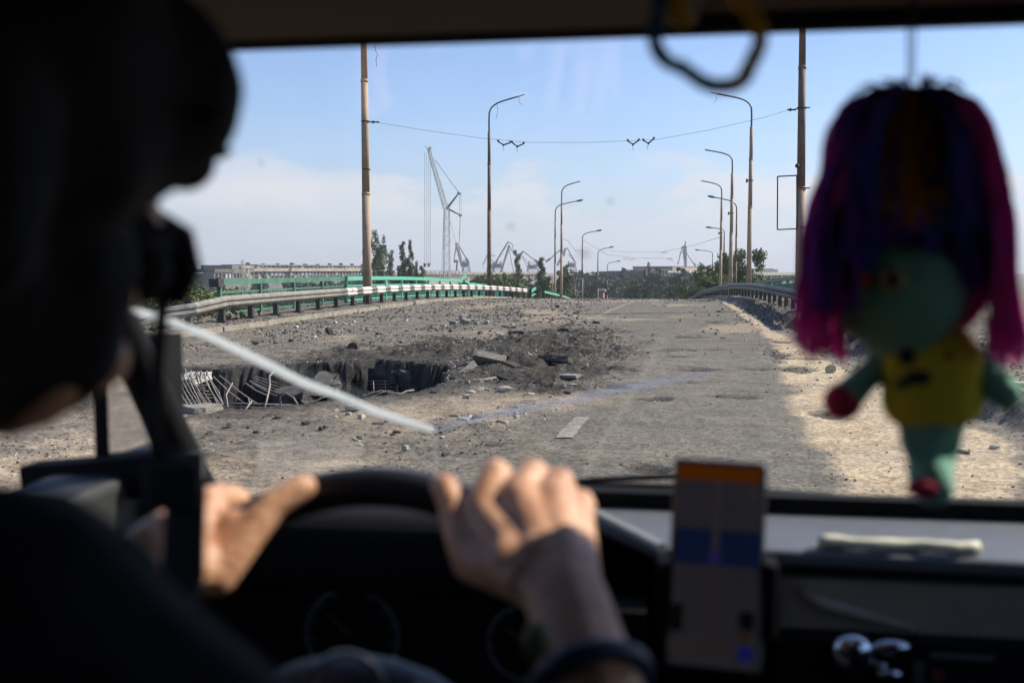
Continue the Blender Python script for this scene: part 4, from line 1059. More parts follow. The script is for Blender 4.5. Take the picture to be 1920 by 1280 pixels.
def build_buildings():
    bx = lambda root, nm, mt, x0, x1, y0, y1, z0, z1: (lambda m: (m.box(x0, x1, y0, y1, z0, z1), m.build(nm, mt, root, loc=(0,0,0)))[1])(MB())
    f, lx = front('factory', 468, 520, 722, 690, 'long ruined factory with a beige band and broken windows along the skyline', 'factory')
    Lf = lx(722); k = 520/1867.
    zz = lambda py: EYE+(505-py)*k*1.05
    facade(f, 0, Lf, zz(524.5), zz(509), 40, 2, M['wall_grey'], M['glass_far'], 30)
    bx(f, 'band', M['wall_beige'], -.4, Lf, -.9, -.05, zz(508.6), zz(502.6)); facade(f, lx(486), Lf, zz(502.2), zz(497.5), 34, 1, M['wall_grey'], M['glass_far'], 24, name='upper_wall', y=1.2)
    bx(f, 'parapet', M['roof'], lx(486)-.3, Lf, .9, 24, zz(497.3), zz(495.4))
    for i in range(11): a = Lf*(i+.5)/11; bx(f, 'roof_vent', M['wall_dark'], a-.8, a+random.uniform(.2,1.4), 5, 7, zz(495.3), zz(495.3)+random.uniform(.5,1.5))
    w, lw = front('factory_wing', 722, 640, 1010, 800, 'lower beige wing continuing the long factory behind the cranes', 'factory')
    Lw = lw(1010); zw = lambda py: EYE+(505-py)*.36
    facade(w, 0, Lw, zw(531), zw(516), 46, 2, M['wall_beige'], M['glass_far'], 22); bx(w, 'band', M['wall_beige'], -.4, Lw, -.9, -.05, zw(515.6), zw(510.5))
    g, lg = front('burnt_hall', 402, 480, 468, 512, 'burnt grey hall with a stepped roof at the end of the long factory', 'hall')
    zg = lambda py: EYE+(505-py)*.265
    facade(g, 0, lg(468), zg(523), zg(511), 10, 1, M['wall_grey'], M['glass_far'], 26)
    bx(g, 'upper_wall', M['wall_dark'], -.3, lg(438), -.3, 14, zg(510.6), zg(504)); bx(g, 'tower_wall', M['wall_grey'], lg(438)+.02, lg(480), .8, 20, zg(510.6), zg(496.3)); bx(g, 'band', M['wall_beige'], lg(452), lg(474), .2, .78, zg(502), zg(498))
    t = empty('stair_tower', P(462,540,470), 'rusty lattice stair tower with a thin mast before the burnt hall', 'tower')
    m = MB(); lattice(m, P(456,535,470), P(455,487,470), 1.3, 1.0, 10, .16); m.build('mast', M['crane'], t)
    m = MB(); lattice(m, P(464,540,468), P(463,502,468), 2.4, 2.1, 7, .22); m.build('frame', M['crane'], t)
    h, lh = front('shed', 795, 520, 900, 590, 'low pale shed with an open rail frame at the foot of the lattice crane', 'shed')
    zh = lambda py: EYE+(505-py)*.285; Lh = lh(900)
    bx(h, 'wall', M['wall_beige'], 0, Lh, 0, 14, -10.4, zh(520.5)); bx(h, 'roof', M['roof'], -.4, Lh+.3, -.4, 14.4, zh(520.3), zh(519.3))
    m = MB(); n = 9; Lr = lh(864)
    for q in range(n+1): m.bar((Lr*q/n, 1, zh(519.2)), (Lr*q/n, 1, zh(508)), .28)
    for z_ in (508, 513): m.bar((0,1,zh(z_)), (Lr,1,zh(z_)), .4)
    m.build('rail_frame', M['wall_grey'], h, loc=(0,0,0))
    k, lk = front('burnt_plant', 1212, 500, 1252, 520, 'dark burnt plant block with empty windows behind the crest trees', 'plant')
    zk = lambda py: EYE+(505-py)*.285
    facade(k, 0, lk(1252), zk(525), zk(506), 7, 2, M['wall_dark'], M['glass_far'], 22); bx(k, 'lower_roof', M['wall_grey'], -.5, lk(1252)+3, -6, -.05, zk(529), zk(526.5)); bx(k, 'band', M['wall_beige'], .5, lk(1250), -4, -.1, zk(535), zk(531))
    m = MB(); lattice(m, (lk(1242),8,zk(507)), (lk(1242),8,zk(492)), 1.5, .6, 5, .2); m.build('antenna', M['wall_dark'], k, loc=(0,0,0))
    k2, l2 = front('burnt_hall', 1256, 540, 1345, 600, 'wide burnt hall with a torn roof and white canopy under the mast crane', 'hall')
    z2 = lambda py: EYE+(505-py)*.30; L2 = l2(1345)
    facade(k2, 0, L2, z2(526), z2(511), 15, 2, M['wall_dark'], M['glass_far'], 26); bx(k2, 'canopy', M['white'], l2(1286), L2, -2.2, -.05, z2(511), z2(508)); bx(k2, 'parapet', M['wall_beige'], l2(1262), L2, .3, 24, z2(507.6), z2(500.5)); bx(k2, 'roof', M['roof'], l2(1262)-.4, L2+.4, .1, 24.4, z2(500.3), z2(499.2))
    m = MB()
    for q in range(8): m.bar((l2(1252+q*2), 1, z2(509-q*.9)), (l2(1254+q*2), 7, z2(508.1-q*.9)), .8)
    o = m.build('torn_roof', M['roof'], k2, loc=(0,0,0)); o['kind'] = 'stuff'
    c = empty('white_container', P(1228,550,440), 'small white container among the trees past the crest', 'container'); a, b = P(1222,544,440), P(1236,551,440)
    bx2 = lambda root, nm, mt, a, b, Y, dp, lo=None: (lambda m: (m.box(a.x, b.x, Y, Y+dp, b.z if lo is None else lo, a.z), m.build(nm, mt, root))[1])(MB())
    bx2(c, 'box', M['white'], a, b, 440, 3, -10.4); m = MB(); m.box(a.x+.4, a.x+1.2, 439.9, 439.98, -10.3, a.z-.3); m.build('door', M['wall_grey'], c)
    l, ll = front('plant_block', 1168, 540, 1192, 560, 'small grey block roof showing over the wood past the crest', 'building'); zl = lambda py: EYE+(505-py)*.3
    facade(l, 0, ll(1192), zl(520), zl(507), 5, 1, M['wall_dark'], M['glass_far'], 15)
    s_, l3 = front('workshop', 1414, 460, 1500, 500, 'pale long workshop with ragged roof vents behind the green railing', 'workshop'); z3 = lambda py: EYE+(505-py)*.25; L3 = l3(1500)
    facade(s_, 0, L3, z3(530), z3(516), 14, 2, M['wall_beige'], M['glass_far'], 20); bx(s_, 'band', M['pale'], -.3, L3, -.6, -.05, z3(515.6), z3(510)); 
    for q in range(12): bx(s_, 'roof_vent', M['roof'], l3(1424+q*4.2), l3(1427.4+q*4.2), 4, 9, z3(510), z3(504.5+random.uniform(-1.2,1.2)))
    for i, (x, y, w_, YY, lb) in enumerate(((1020,527,22,330,'small brick gatehouse showing between poplars'),(1127,553,8,190,'narrow pinkish brick pillar beside the second grey lamp post'))):
        u = empty('brick_hut', P(x, 560, YY), lb, 'hut'); m = MB(); a, b = P(x-w_/2,y-6,YY), P(x+w_/2,y+6,YY); m.box(a.x, b.x, YY, YY+5, -10.4, a.z); m.build('wall', M['brick'], u)
        m = MB(); m.box(a.x-.3, b.x+.3, YY-.3, YY+5.3, a.z+.003, a.z+.4); m.build('roof', M['roof'], u)
M['hole_dark'] = mat('dark_opening', (.018,.018,.02), .9); M['pane_pale'] = mat('dusty_pane', (.42,.43,.44), .5); M['brick'] = mat('pinkish_brick', (.36,.20,.14), .9, col2=(.25,.14,.10), scale=1)
build_buildings()

# ------------------------------------------------------------------ air
def build_haze():
    m = MB(); m.box(-3300, 3300, -3300, 3300, -14, 95); me = m.mesh('haze')
    h = bpy.data.materials.new('haze'); h.use_nodes = True; nt = h.node_tree; nt.nodes.clear()
    out = nt.nodes.new('ShaderNodeOutputMaterial'); v = nt.nodes.new('ShaderNodeVolumePrincipled')
    v.inputs['Color'].default_value = (.86,.91,1,1); v.inputs['Density'].default_value = .00022; v.inputs['Anisotropy'].default_value = .2
    nt.links.new(v.outputs[0], out.inputs['Volume'])
    h.cycles.homogeneous_volume = True if hasattr(h.cycles, 'homogeneous_volume') else None
    tag(link('haze', me, h), kind='stuff')
build_haze()

#CABIN
# ------------------------------------------------------------------ the van cabin
def px_r(r, Y): return r*Y/1867*1.02
def flesh(name, caps, mtl, parent, voxel=.0035, smooth=4):
    """one continuous skin over tapering limbs: caps = [(p0, r0, p1, r1)]"""
    bm = bmesh.new()
    for (a, ra, b, rb) in caps:
        t = bmesh.new()
        for c, r in ((a, ra), (b, rb)):
            r3 = r if isinstance(r, (tuple, list)) else (r, r, r)
            mt = Matrix.Translation(Vector(c)) @ Matrix.Diagonal((*r3, 1))
            bmesh.ops.create_icosphere(t, subdivisions=2, radius=1, matrix=mt)
        h = bmesh.ops.convex_hull(t, input=t.verts[:])
        bmesh.ops.delete(t, geom=list({e for e in h['geom_interior']+h['geom_unused'] if isinstance(e, bmesh.types.BMVert)}), context='VERTS')
        me = bpy.data.meshes.new('tmp'); t.to_mesh(me); t.free(); bm.from_mesh(me); bpy.data.meshes.remove(me)
    me = bpy.data.meshes.new(name); bm.to_mesh(me); bm.free()
    o = bpy.data.objects.new('tmp', me); COL.objects.link(o)
    md = o.modifiers.new('r', 'REMESH'); md.mode = 'VOXEL'; md.voxel_size = voxel; md.use_smooth_shade = True
    if smooth: ms = o.modifiers.new('s', 'SMOOTH'); ms.iterations = smooth; ms.factor = .5
    dg = bpy.context.evaluated_depsgraph_get(); dg.update()
    new = bpy.data.meshes.new_from_object(o.evaluated_get(dg)); new.name = name
    bpy.data.objects.remove(o); bpy.data.meshes.remove(me)
    new.polygons.foreach_set('use_smooth', [True]*len(new.polygons))
    return link(name, new, mtl, parent)
def bevel(o, w=.004, seg=3):
    md = o.modifiers.new('edge', 'BEVEL'); md.width = w; md.segments = seg; md.limit_method = 'ANGLE'; return o
def ribbon(m, pts, w, t, face=Vector((0,-1,0))):
    pts = [Vector(p) for p in pts]; vs = []
    for i, p in enumerate(pts):
        d = (pts[min(i+1,len(pts)-1)]-pts[max(i-1,0)]).normalized(); s = d.cross(face).normalized(); n = s.cross(d).normalized()
        ww = w[i] if isinstance(w, (list, tuple)) else w
        for a, b in ((-1,-1),(1,-1),(1,1),(-1,1)): vs.append(p+s*ww/2*a+n*t/2*b)
    fs = [(0,1,2,3), tuple(range(len(vs)-4, len(vs)))[::-1]]
    for i in range(len(pts)-1):
        for k in range(4): fs.append((i*4+k, i*4+(k+1)%4, (i+1)*4+(k+1)%4, (i+1)*4+k)[::-1])
    m.add(vs, fs)

CX0, CX1 = -.64, .98                     # inner sides of the cab
HY, HZ = .80, P(960, 70, .80).z          # lower edge of the header over the windshield
WB = 1.25; WZ = 1.295                    # foot of the windshield
WN = Vector((0, HZ-WZ, WB-HY-.02)).normalized()
def wpt(px, py, off=0.0):                # point on the windshield
    d = ray(px, py); o = Vector((0,0,EYE)); q = Vector((0, WB, WZ))
    t = (q-o).dot(WN)/d.dot(WN); return o+d*t-WN*off
def build_car():
    car = empty('van', (0, .4, 0), 'dark cabin of the van seen from its second row, windshield cracked across', 'van')
    b = lambda name, mt, fn, **k: (lambda m: (fn(m), m.build(name, mt, car, **k))[1])(MB())
    # roof and header
    zr = HZ+.012
    b('roof_lining', M['lining'], lambda m: m.box(CX0-.1, CX1+.1, -1.3, HY-.002, zr, zr+.02))
    bevel(b('windshield_header', M['trim'], lambda m: m.box(CX0-.1, CX1+.1, HY, HY+.022, HZ, zr+.02)), .004)
    v = b('sun_visor', M['lining'], lambda m: m.box(-.46, .03, HY-.20, HY-.012, zr-.011, zr-.002)); bevel(v, .003)
    b('rear_wall', M['trim'], lambda m: m.box(CX0-.1, CX1+.1, -1.36, -1.3, .45, zr+.04))
    b('cabin_floor', M['trim'], lambda m: m.box(CX0-.1, CX1+.1, -1.3, 1.5, .40, .45))
    # doors with their panes
    zs = P(200, 985, .9).z
    for x0, x1, nm in ((CX0-.10, CX0, 1), (CX1, CX1+.10, 0)):
        d = b('door', M['door'], lambda m: m.box(x0, x1, -.9, 1.24, .452, zs)); bevel(d, .012)
        m = MB(); xc = (x0+x1)/2; m.box(xc-.002, xc+.002, -.349, .80, zs+.001, zr); m.build('pane', M['glass'], d)
        b('rear_panel', M['trim'], lambda m: (m.box(x0, x1, -1.3, -.901, .452, zr-.001), m.box(x0+.012, x1-.012, -.9, -.35, zs+.001, zr-.001)))  # unseen side panels, made solid to keep light out of the cabin
    # windshield pillars
    pl = [P(372,935,1.26), P(352,890,1.22), P(300,770,1.14), P(222,600,1.05), P(80,300,.93), P(-40,80,.82)]
    m = MB(); m.tube(pl, [.030,.028,.024,.022,.022,.024], 12); p = m.build('windshield_pillar', M['trim'], car, smooth=True)
    m = MB(); c = P(362,868,1.17); m.box(c.x-.022, c.x+.014, c.y-.008, c.y+.008, c.z-.018, c.z+.014); m.build('trim_clip', M['door'], p)
    b('windshield_pillar', M['trim'], lambda m: m.tube([(CX1-.01, WB, WZ), (CX1-.02, HY, HZ)], .035, 12))
    # windshield
    x0, x1 = CX0+.02, CX1-.02; up = WN*.0025
    dn = Vector((0, .05*(WB-HY-.02)/(HZ-WZ), -.05)); A, B_, C_, D_ = Vector((x0,WB,WZ))+dn, Vector((x1,WB,WZ))+dn, Vector((x1,HY+.02,HZ)), Vector((x0,HY+.02,HZ))
    m = MB(); m.add([q-up for q in (A,B_,C_,D_)]+[q+up for q in (A,B_,C_,D_)], [(0,1,2,3),(7,6,5,4),(0,4,5,1),(1,5,6,2),(2,6,7,3),(3,7,4,0)])
    ws = m.build('windshield', M['glass'], car)
    crack = [(236,568),(262,577),(300,588),(345,604),(400,626),(460,655),(520,685),(575,712),(640,735),(700,762),(760,782),(815,799)]
    m = MB(); ribbon(m, [wpt(x,y,.006) for x,y in crack], [.003,.0095,.011,.010,.011,.0125,.0135,.0125,.0115,.011,.010,.008], .002, -WN); m.build('crack', M['crack'], ws)
    m = MB(); ribbon(m, [wpt(x,y,.006) for x,y in ((815,798),(860,785),(930,770),(1010,755),(1090,738),(1160,722),(1240,708),(1330,694))], [.004,.009,.011,.010,.012,.010,.009,.003], .001, -WN); m.build('crack', M['crack_blue'], ws)
    m = MB(); ribbon(m, [wpt(x,y,.006) for x,y in ((817,800),(819,840),(822,905))], [.003,.006,.004], .001, -WN); m.build('crack', M['crack_faint'], ws)
    for (x, y, r) in ((958,419,8),(1145,372,7),(1095,470,14),(492,300,7),(1322,604,9)):
        c = wpt(x,y,.004); m = MB(); m.ball(c, r*c.y/1867, 2, (1,.06,1), rot=Matrix.Rotation(math.atan2(WN.z, WN.y), 3, 'X')); m.build('dirt_spot', M['spot'], ws)
    # dashboard
    zt = WZ-.012
    def edge(px, py): d = ray(px, py); t = (zt-EYE)/d.z; return Vector((d.x*t, d.y*t, zt))
    e0 = edge(1096, 918); e1 = edge(1248, 1030); e2 = edge(1440, 1030); e3 = edge(1920, 1062)
    e0 = Vector((e0.x, min(e0.y, 1.235), zt))
    top = [Vector((e0.x-.006,1.245,zt)), e0+Vector((-.006,-.01,0)), e1, e2, Vector((CX1-.02, e3.y, zt)), Vector((CX1-.02,1.245,zt))]
    m = MB(); n = len(top)
    m.add(top+[q-Vector((0,0,.018)) for q in top], [tuple(range(n)), tuple(range(n,2*n))[::-1]]+[(i, (i+n), (i+1)%n+n, (i+1)%n) for i in range(n)])
    dash = bevel(m.build('dashboard', M['dash'], car), .006, 3)
    m = MB(); m.tube([e0+Vector((-.004,0,.003)), e1+Vector((-.004,-.004,.003))], .006, 8); m.build('edge_trim', M['dash_edge'], dash)  # pale strip: light along the dash edge put into its colour
    b('windshield_seal', M['trim'], lambda m: (m.box(e0.x-.02, CX1-.03, 1.232, 1.262, WZ-.03, WZ+.008), m.box(CX0+.02, e0.x-.021, 1.255, 1.29, WZ-.11, WZ-.080)))
    b('dash_body', M['trim'], lambda m: (m.box(CX0+.01, e0.x-.01, 1.19, 1.30, .6, zt-.075), m.box(e0.x-.009, CX1-.02, 1.20, 1.245, .6, zt-.019), m.box(e1.x+.012, CX1-.02, e2.y+.04, 1.199, .6, zt-.019)))
    # right hand fascia: vents, net pocket, radio
    Y = e2.y+.012
    pz = lambda py, x=1600: P(x, py, Y).z
    px_ = lambda x, y=1100: P(x, y, Y).x
    for xa, xb in ((1470,1640),(1655,1800),(1815,1935)):
        m = MB(); m.box(px_(xa), px_(xb), Y+.012, Y+.03, pz(1078), pz(1046)); vt = m.build('vent', M['trim'], car)
        m = MB(); m.box(px_(xa+60), px_(xb-25), Y+.004, Y+.011, pz(1067), pz(1060)); m.build('vent_blade', M['pocket'], vt)
    pk = b('pocket', M['pocket'], lambda m: m.box(px_(1465), px_(1960), Y+.006, Y+.03, pz(1192), pz(1082)))
    bevel(b('pocket_frame', M['door'], lambda m: (m.box(px_(1452), px_(1463), Y-.012, Y+.03, pz(1205), pz(1062)), m.box(px_(1464), px_(1960), Y-.008, Y+.004, pz(1083), pz(1076)))), .002)
    m = MB(); za, zb = pz(1190), pz(1084); h = zb-za
    k = px_(1465)-h
    while k < px_(1960):
        for s in (0, 1):
            xs, xe = (k, k+h) if s == 0 else (k+h, k); z0, z1 = za, zb
            f0 = lambda x: max(px_(1466), min(px_(1955), x))
            q0 = (f0(xs)-xs)/(xe-xs); q1 = (f0(xe)-xs)/(xe-xs)
            if abs(q1-q0) > .05: m.bar((f0(xs), Y+.002-s*.0016, z0+(z1-z0)*q0), (f0(xe), Y+.002-s*.0016, z0+(z1-z0)*q1), .0022)
        k += .0088
    nt = m.build('net', M['net'], pk); nt['kind'] = 'stuff'
    m = MB(); pts = [P(1500,1100,Y-.004),P(1540,1130,Y-.008),P(1610,1150,Y-.010),P(1720,1180,Y-.008)]; m.tube(pts, [.004,.008,.007,.003], 8); m.build('pocket_crumple', M['pocket'], pk, smooth=True)
    Yr = Y-.02; rz = lambda py: P(1650,py,Yr).z; rx = lambda x: P(x,1230,Yr).x
    rad = bevel(b('radio', M['trim'], lambda m: m.box(rx(1452), rx(1980), Yr, Yr+.06, rz(1330), rz(1196))), .004)
    for (x, y, r, sx) in ((1598,1224,39,1.0),(1672,1212,24,1.35),(1651,1247,11,1.0),(1667,1263,16,1.4)):
        m = MB(); m.ball(P(x,y,Yr-.010), px_r(r,Yr), 3, (sx,.55,.95 if r > 30 else .62)); kb = m.build('knob', M['chrome'], rad, smooth=True)
        if r > 30: m = MB(); m.tube([P(x,y,Yr-.002), P(x,y,Yr+.004)], px_r(r*1.1,Yr), 24); m.build('knob_ring', M['trim'], kb)
    m = MB(); m.box(rx(1742), rx(1862), Yr-.004, Yr-.001, rz(1226), rz(1216)); m.build('label_strip', M['dim'], rad)
    m = MB(); m.box(rx(1740), rx(1900), Yr-.004, Yr-.001, rz(1275), rz(1238)); dsp = m.build('display', M['phone'], rad)
    m = MB(); m.box(rx(1745), rx(1768), Yr-.007, Yr-.0045, rz(1266), rz(1246)); m.build('display_digit', M['red_dim'], dsp)
    for k in range(3): m = MB(); m.box(rx(1712), rx(1734), Yr-.005, Yr-.001, rz(1234+k*15+9), rz(1234+k*15)); m.build('button', M['dim'], rad)
    b('radio_side', M['dim'], lambda m: m.box(rx(1420), rx(1432), Yr-.01, Yr+.03, rz(1250), rz(1138)))
    # instruments
    cl = b('instrument_cluster', M['trim'], lambda m: (m.box(-.50, e1.x-.02, 1.02, 1.06, .95, 1.225), m.box(-.50, e1.x-.02, 1.061, 1.185, 1.16, 1.19)))
    for (x, y, r) in ((660,1190,92),(985,1205,72)):
        m = MB(); c = P(x,y,1.01); rr = px_r(r,1.01); m.tube([c+Vector((math.cos(a)*rr,0,math.sin(a)*rr)) for a in np.linspace(0,2*math.pi,41)], .0016, 6, cap=False); dl = m.build('dial_ring', M['dim'], cl)
        m = MB()
        for a in np.linspace(-.6, 3.7, 11): dv = Vector((math.cos(a),0,math.sin(a))); m.bar(c+dv*rr*.82, c+dv*rr*.94, .0014)
        m.build('dial_ticks', M['dim'], dl)
        m = MB(); m.bar(c+Vector((0,-.004,0)), c+Vector((-rr*.5,-.004,rr*.45)), .0018); m.build('needle', M['red_dim'], dl)
    hx0, hx1 = P(330,930,1.08).x, P(1085,930,1.08).x; hz_ = P(720,948,1.06).z
    hd = b('instrument_hood', M['trim'], lambda m: m.box(hx0, hx1, 1.0, 1.12, 1.226, hz_)); bevel(hd, .03, 5)
    # steering wheel
    wc = Vector((-.213,.668,1.238)); tilt = R(25); U = Vector((0,math.sin(tilt),math.cos(tilt))); X = Vector((1,0,0)); Rw = .19
    m = MB(); m.tube([wc+(X*math.sin(a)+U*math.cos(a))*Rw for a in np.linspace(0,2*math.pi,73)], .0155, 14, cap=False); sw = m.build('steering_wheel', M['wheel'], car, smooth=True)
    nrm = X.cross(U); nrm = -nrm if nrm.y > 0 else nrm
    m = MB(); m.ball(wc+nrm*.0-U*.005, 1, 3, (.105,.045,.070), rot=Matrix.Rotation(-tilt,3,'X')); m.build('hub', M['hub'], sw, smooth=True)
    for a in (-1.75, 1.75, math.pi):
        m = MB(); d = X*math.sin(a)+U*math.cos(a); m.bar(wc+d*.07, wc+d*(Rw-.008), .045 if abs(a) < 3 else .06, .016); bevel(m.build('spoke', M['hub'], sw), .006)
    m = MB(); c = P(652,1292,.60); m.tube([c+Vector((math.cos(a)*.024,0,math.sin(a)*.024)) for a in np.linspace(0,2*math.pi,31)], .0022, 6, cap=False); m.build('emblem_ring', M['dim2'], sw)
    b('steering_column', M['trim'], lambda m: m.tube([wc, wc+Vector((0,.38,-.17))], .04, 12))
    # seat
    bevel(b('driver_seat', M['cloth'], lambda m: (m.box(-.56,-.10,.02,.14,.80,1.30), m.box(-.56,-.10,.02,.5,.62,.78))), .03)
    # outer mirror and wipers
    om = b('outer_mirror', M['trim'], lambda m: (m.box(P(190,640,1.16).x-.02, P(292,640,1.16).x, 1.172, 1.23, P(240,878,1.16).z, P(240,630,1.16).z), m.box(P(150,640,1.16).x-.02, P(300,640,1.16).x, 1.172, 1.235, P(240,1005,1.16).z, P(240,930,1.16).z)))
    m = MB(); m.box(P(196,640,1.16).x, P(284,640,1.16).x, 1.160, 1.171, P(240,865,1.16).z, P(240,645,1.16).z); mg = m.build('mirror_glass', M['mirror'], om); bevel(mg, .004)
    m = MB(); m.box(P(188,640,1.16).x, P(292,640,1.16).x, 1.160, 1.171, P(240,1000,1.16).z, P(240,936,1.16).z); m.build('mirror_glass', M['mirror'], om)
    m = MB(); a_, b2 = P(60,905,1.15), P(335,885,1.15); m.bar(a_, b2, .045, .05); m.build('mirror_arm', M['trim'], om)
    for pts in (((1060,905,1.285),(1130,899,1.285),(1250,893,1.285),(1330,895,1.285)), ((1090,912,1.275),(1180,910,1.275),(1300,914,1.275),(1560,930,1.275))):
        m = MB(); m.tube([P(*q) for q in pts], .0042, 8); m.build('wiper', M['trim'], car, smooth=True)
    b('bonnet_edge', M['trim'], lambda m: m.box(CX0, CX1, 1.31, 1.46, 1.10, WZ-.075))
M['crack'] = veil('crack_white', (.95,.97,.96), .9); M['crack_blue'] = veil('crack_bluish', (.36,.40,.54), .32); M['crack_faint'] = veil('crack_faint', (.6,.62,.68), .07)
M['spot'] = veil('dirt_spot', (.25,.22,.22), .16)
M['dim'] = mat('grey_print', (.10,.10,.105), .5); M['dim2'] = mat('grey_metal', (.20,.21,.24), .3, .8); M['red_dim'] = mat('red_print', (.16,.02,.025), .6)
build_car()

# ------------------------------------------------------------------ the driver
def build_driver():
    d = empty('person', (-.33,.3,.78), 'driver in a dark helmet and navy jacket, both bare hands on the steering wheel', 'person')
    caps = []
    def chain(*pts):                      # (px, py, Y, radius in px)
        q = [(P(x,y,Y), px_r(r,Y)) for (x,y,Y,r) in pts]
        for (a, ra), (b, rb) in zip(q[:-1], q[1:]): caps.append((a, ra, b, rb))
    # right hand: forearm, palm, four fingers over the rim, thumb
    el = Vector((.040,.36,1.205)); wr = P(1062,1118,.615)
    caps.append((el, .041, el.lerp(wr,.45), .034)); caps.append((el.lerp(wr,.45), .034, wr, (.027,.024,.023)))
    W_ = (1058,1118,.615)
    chain((1030,1112,.617,58),(905,962,.695,40)); chain((1048,1105,.62,64),(975,935,.697,40)); chain((1062,1102,.62,64),(1038,938,.700,40)); chain((1080,1100,.62,52),(1078,975,.692,38)); chain((960,1060,.64,52),(960,1010,.67,44)); chain((1010,1050,.64,54),(1030,1000,.67,46))
    chain((1000,1085,.63,56),(930,1000,.68,46))
    chain((905,952,.697,37),(930,888,.722,30)); chain((930,888,.722,30),(930,893,.762,26),(925,930,.778,23),(922,965,.768,20))     # index
    chain((975,928,.700,36),(1000,886,.726,28)); chain((1000,886,.726,28),(1003,893,.768,26),(1000,935,.783,23),(996,970,.770,20))    # middle
    chain((1036,935,.702,38),(1050,902,.724,28)); chain((1050,902,.724,28),(1058,915,.765,25),(1055,950,.778,22),(1050,985,.766,19))  # ring
    chain((1080,970,.694,35),(1090,940,.714,25)); chain((1090,940,.714,25),(1098,950,.75,22),(1096,985,.762,19),(1090,1010,.752,17))   # little
    chain((985,1085,.628,50),(890,1050,.668,46),(856,980,.694,32)); chain((856,980,.694,32),(846,940,.706,28),(834,914,.716,28),(828,910,.722,24))  # thumb
    # left hand
    lw = P(250,1085,.60); lel = Vector((-.62,.44,1.24))
    caps.append((lel, .044, lel.lerp(lw,.5), .042)); caps.append((lel.lerp(lw,.5), .042, lw, (.030,.026,.028)))
    chain((265,1075,.605,62),(395,1060,.660,54)); chain((265,1060,.605,62),(392,960,.690,40)); chain((280,1030,.61,58),(345,975,.690,44))
    chain((395,1060,.660,54),(432,1020,.672,46)); chain((392,1000,.68,48),(440,985,.678,34)); chain((300,1010,.62,52),(310,1000,.68,42))
    chain((385,945,.695,36),(408,934,.728,30)); chain((408,934,.728,30),(440,935,.755,27),(462,955,.768,22))            # index
    chain((345,960,.695,38),(372,945,.738,29)); chain((372,945,.738,29),(405,965,.770,25),(430,985,.772,20))            # middle
    chain((318,990,.69,36),(335,975,.735,28)); chain((335,975,.735,28),(370,1000,.765,24),(400,1015,.765,20))           # ring
    chain((300,1025,.68,32),(310,1020,.72,24)); chain((310,1020,.72,24),(340,1040,.745,20),(365,1050,.745,18))          # little
    chain((400,1075,.655,50),(455,1010,.672,40),(508,950,.690,31),(560,918,.704,27),(572,911,.708,24))                   # thumb
    # neck and head, turned a little towards the road's far end
    hc = Vector((-.318,.388,1.628)); f = Vector((math.sin(R(27)), math.cos(R(27)), 0)); s = Vector((f.y, -f.x, 0))
    H = lambda a, b, c: hc+f*a+s*b+Vector((0,0,c))
    caps.append((H(-.012,0,.03), .088, H(.022,0,.015), .078)); caps.append((H(.03,0,-.02), .062, H(.055,0,-.075), .040)); caps.append((H(.0,0,-.03), .066, H(.04,0,-.085), .042))
    caps.append((H(.088,0,.012), .012, H(.112,0,-.022), .013)); caps.append((H(.09,0,-.045), .014, H(.094,0,-.062), .015)); caps.append((H(.085,0,-.092), .018, H(.07,0,-.095), .02))
    caps.append((H(.078,.028,.022), .014, H(.078,-.028,.022), .014))
    for b_ in (-1, 1): caps.append((H(-.01,b_*.080,.01), .016, H(-.015,b_*.080,-.028), .012))
    caps.append((H(-.03,0,-.06), .058, Vector((-.335,.335,1.43)), .062))
    # trunk, shoulders, upper arms, lap and legs
    sr, sl = Vector((-.243,.325,1.43)), Vector((-.50,.36,1.41))
    caps.append((sr, .055, sl, .055)); caps.append((Vector((-.36,.335,1.35)), (.13,.09,.08), Vector((-.36,.27,.95)), (.14,.10,.10)))
    caps.append((Vector((-.28,.3,1.3)), .08, Vector((-.44,.3,1.3)), .08))
    caps.append((sr, .056, el, .046)); caps.append((sl, .056, lel, .046))
    for sx in (-.26, -.46): caps.append((Vector((sx,.28,.87)), .085, Vector((sx,.72,.86)), .065)); caps.append((Vector((sx,.72,.86)), .062, Vector((sx,.95,.55)), .045))
    body = flesh('body', caps, M['skin'], d, .0028, 2)
    # nails on both thumbs
    # jacket: a second skin with open cuffs
    jc = [(sr+Vector((0,0,.0)), .074, sl, .070), (Vector((-.34,.34,1.50)), .066, Vector((-.34,.33,1.43)), .10), (Vector((-.36,.335,1.36)), (.15,.11,.09), Vector((-.36,.27,.93)), (.16,.12,.12)), (Vector((-.28,.3,1.3)), .1, Vector((-.44,.3,1.3)), .1),
          (sr, .068, sr.lerp(el,.62), .062), (sl, .068, lel, .060), (lel, .060, lel.lerp(lw,.60), .050), (Vector((-.335,.34,1.44)), .07, Vector((-.335,.345,1.40)), .09)]
    flesh('jacket', jc, M['cloth'], d, .007, 2)
    tr = []
    for sx in (-.26, -.46): tr += [(Vector((sx,.26,.87)), .098, Vector((sx,.72,.86)), .078), (Vector((sx,.72,.86)), .076, Vector((sx,.95,.55)), .060)]
    flesh('trousers', tr, M['cloth'], d, .009, 2)
    bc = [(H(-.012,0,.03), .093, H(.018,0,.015), .084), (H(.0,0,-.03), .072, H(.020,0,-.075), .052), (H(.0,0,-.03), .072, H(-.02,0,-.08), .062), (H(.045,0,-.045), .058, H(.052,0,-.078), .044)]
    flesh('balaclava', bc, M['helmet'], d, .005, 2)  # added dark cover, standing in for the shade over the face
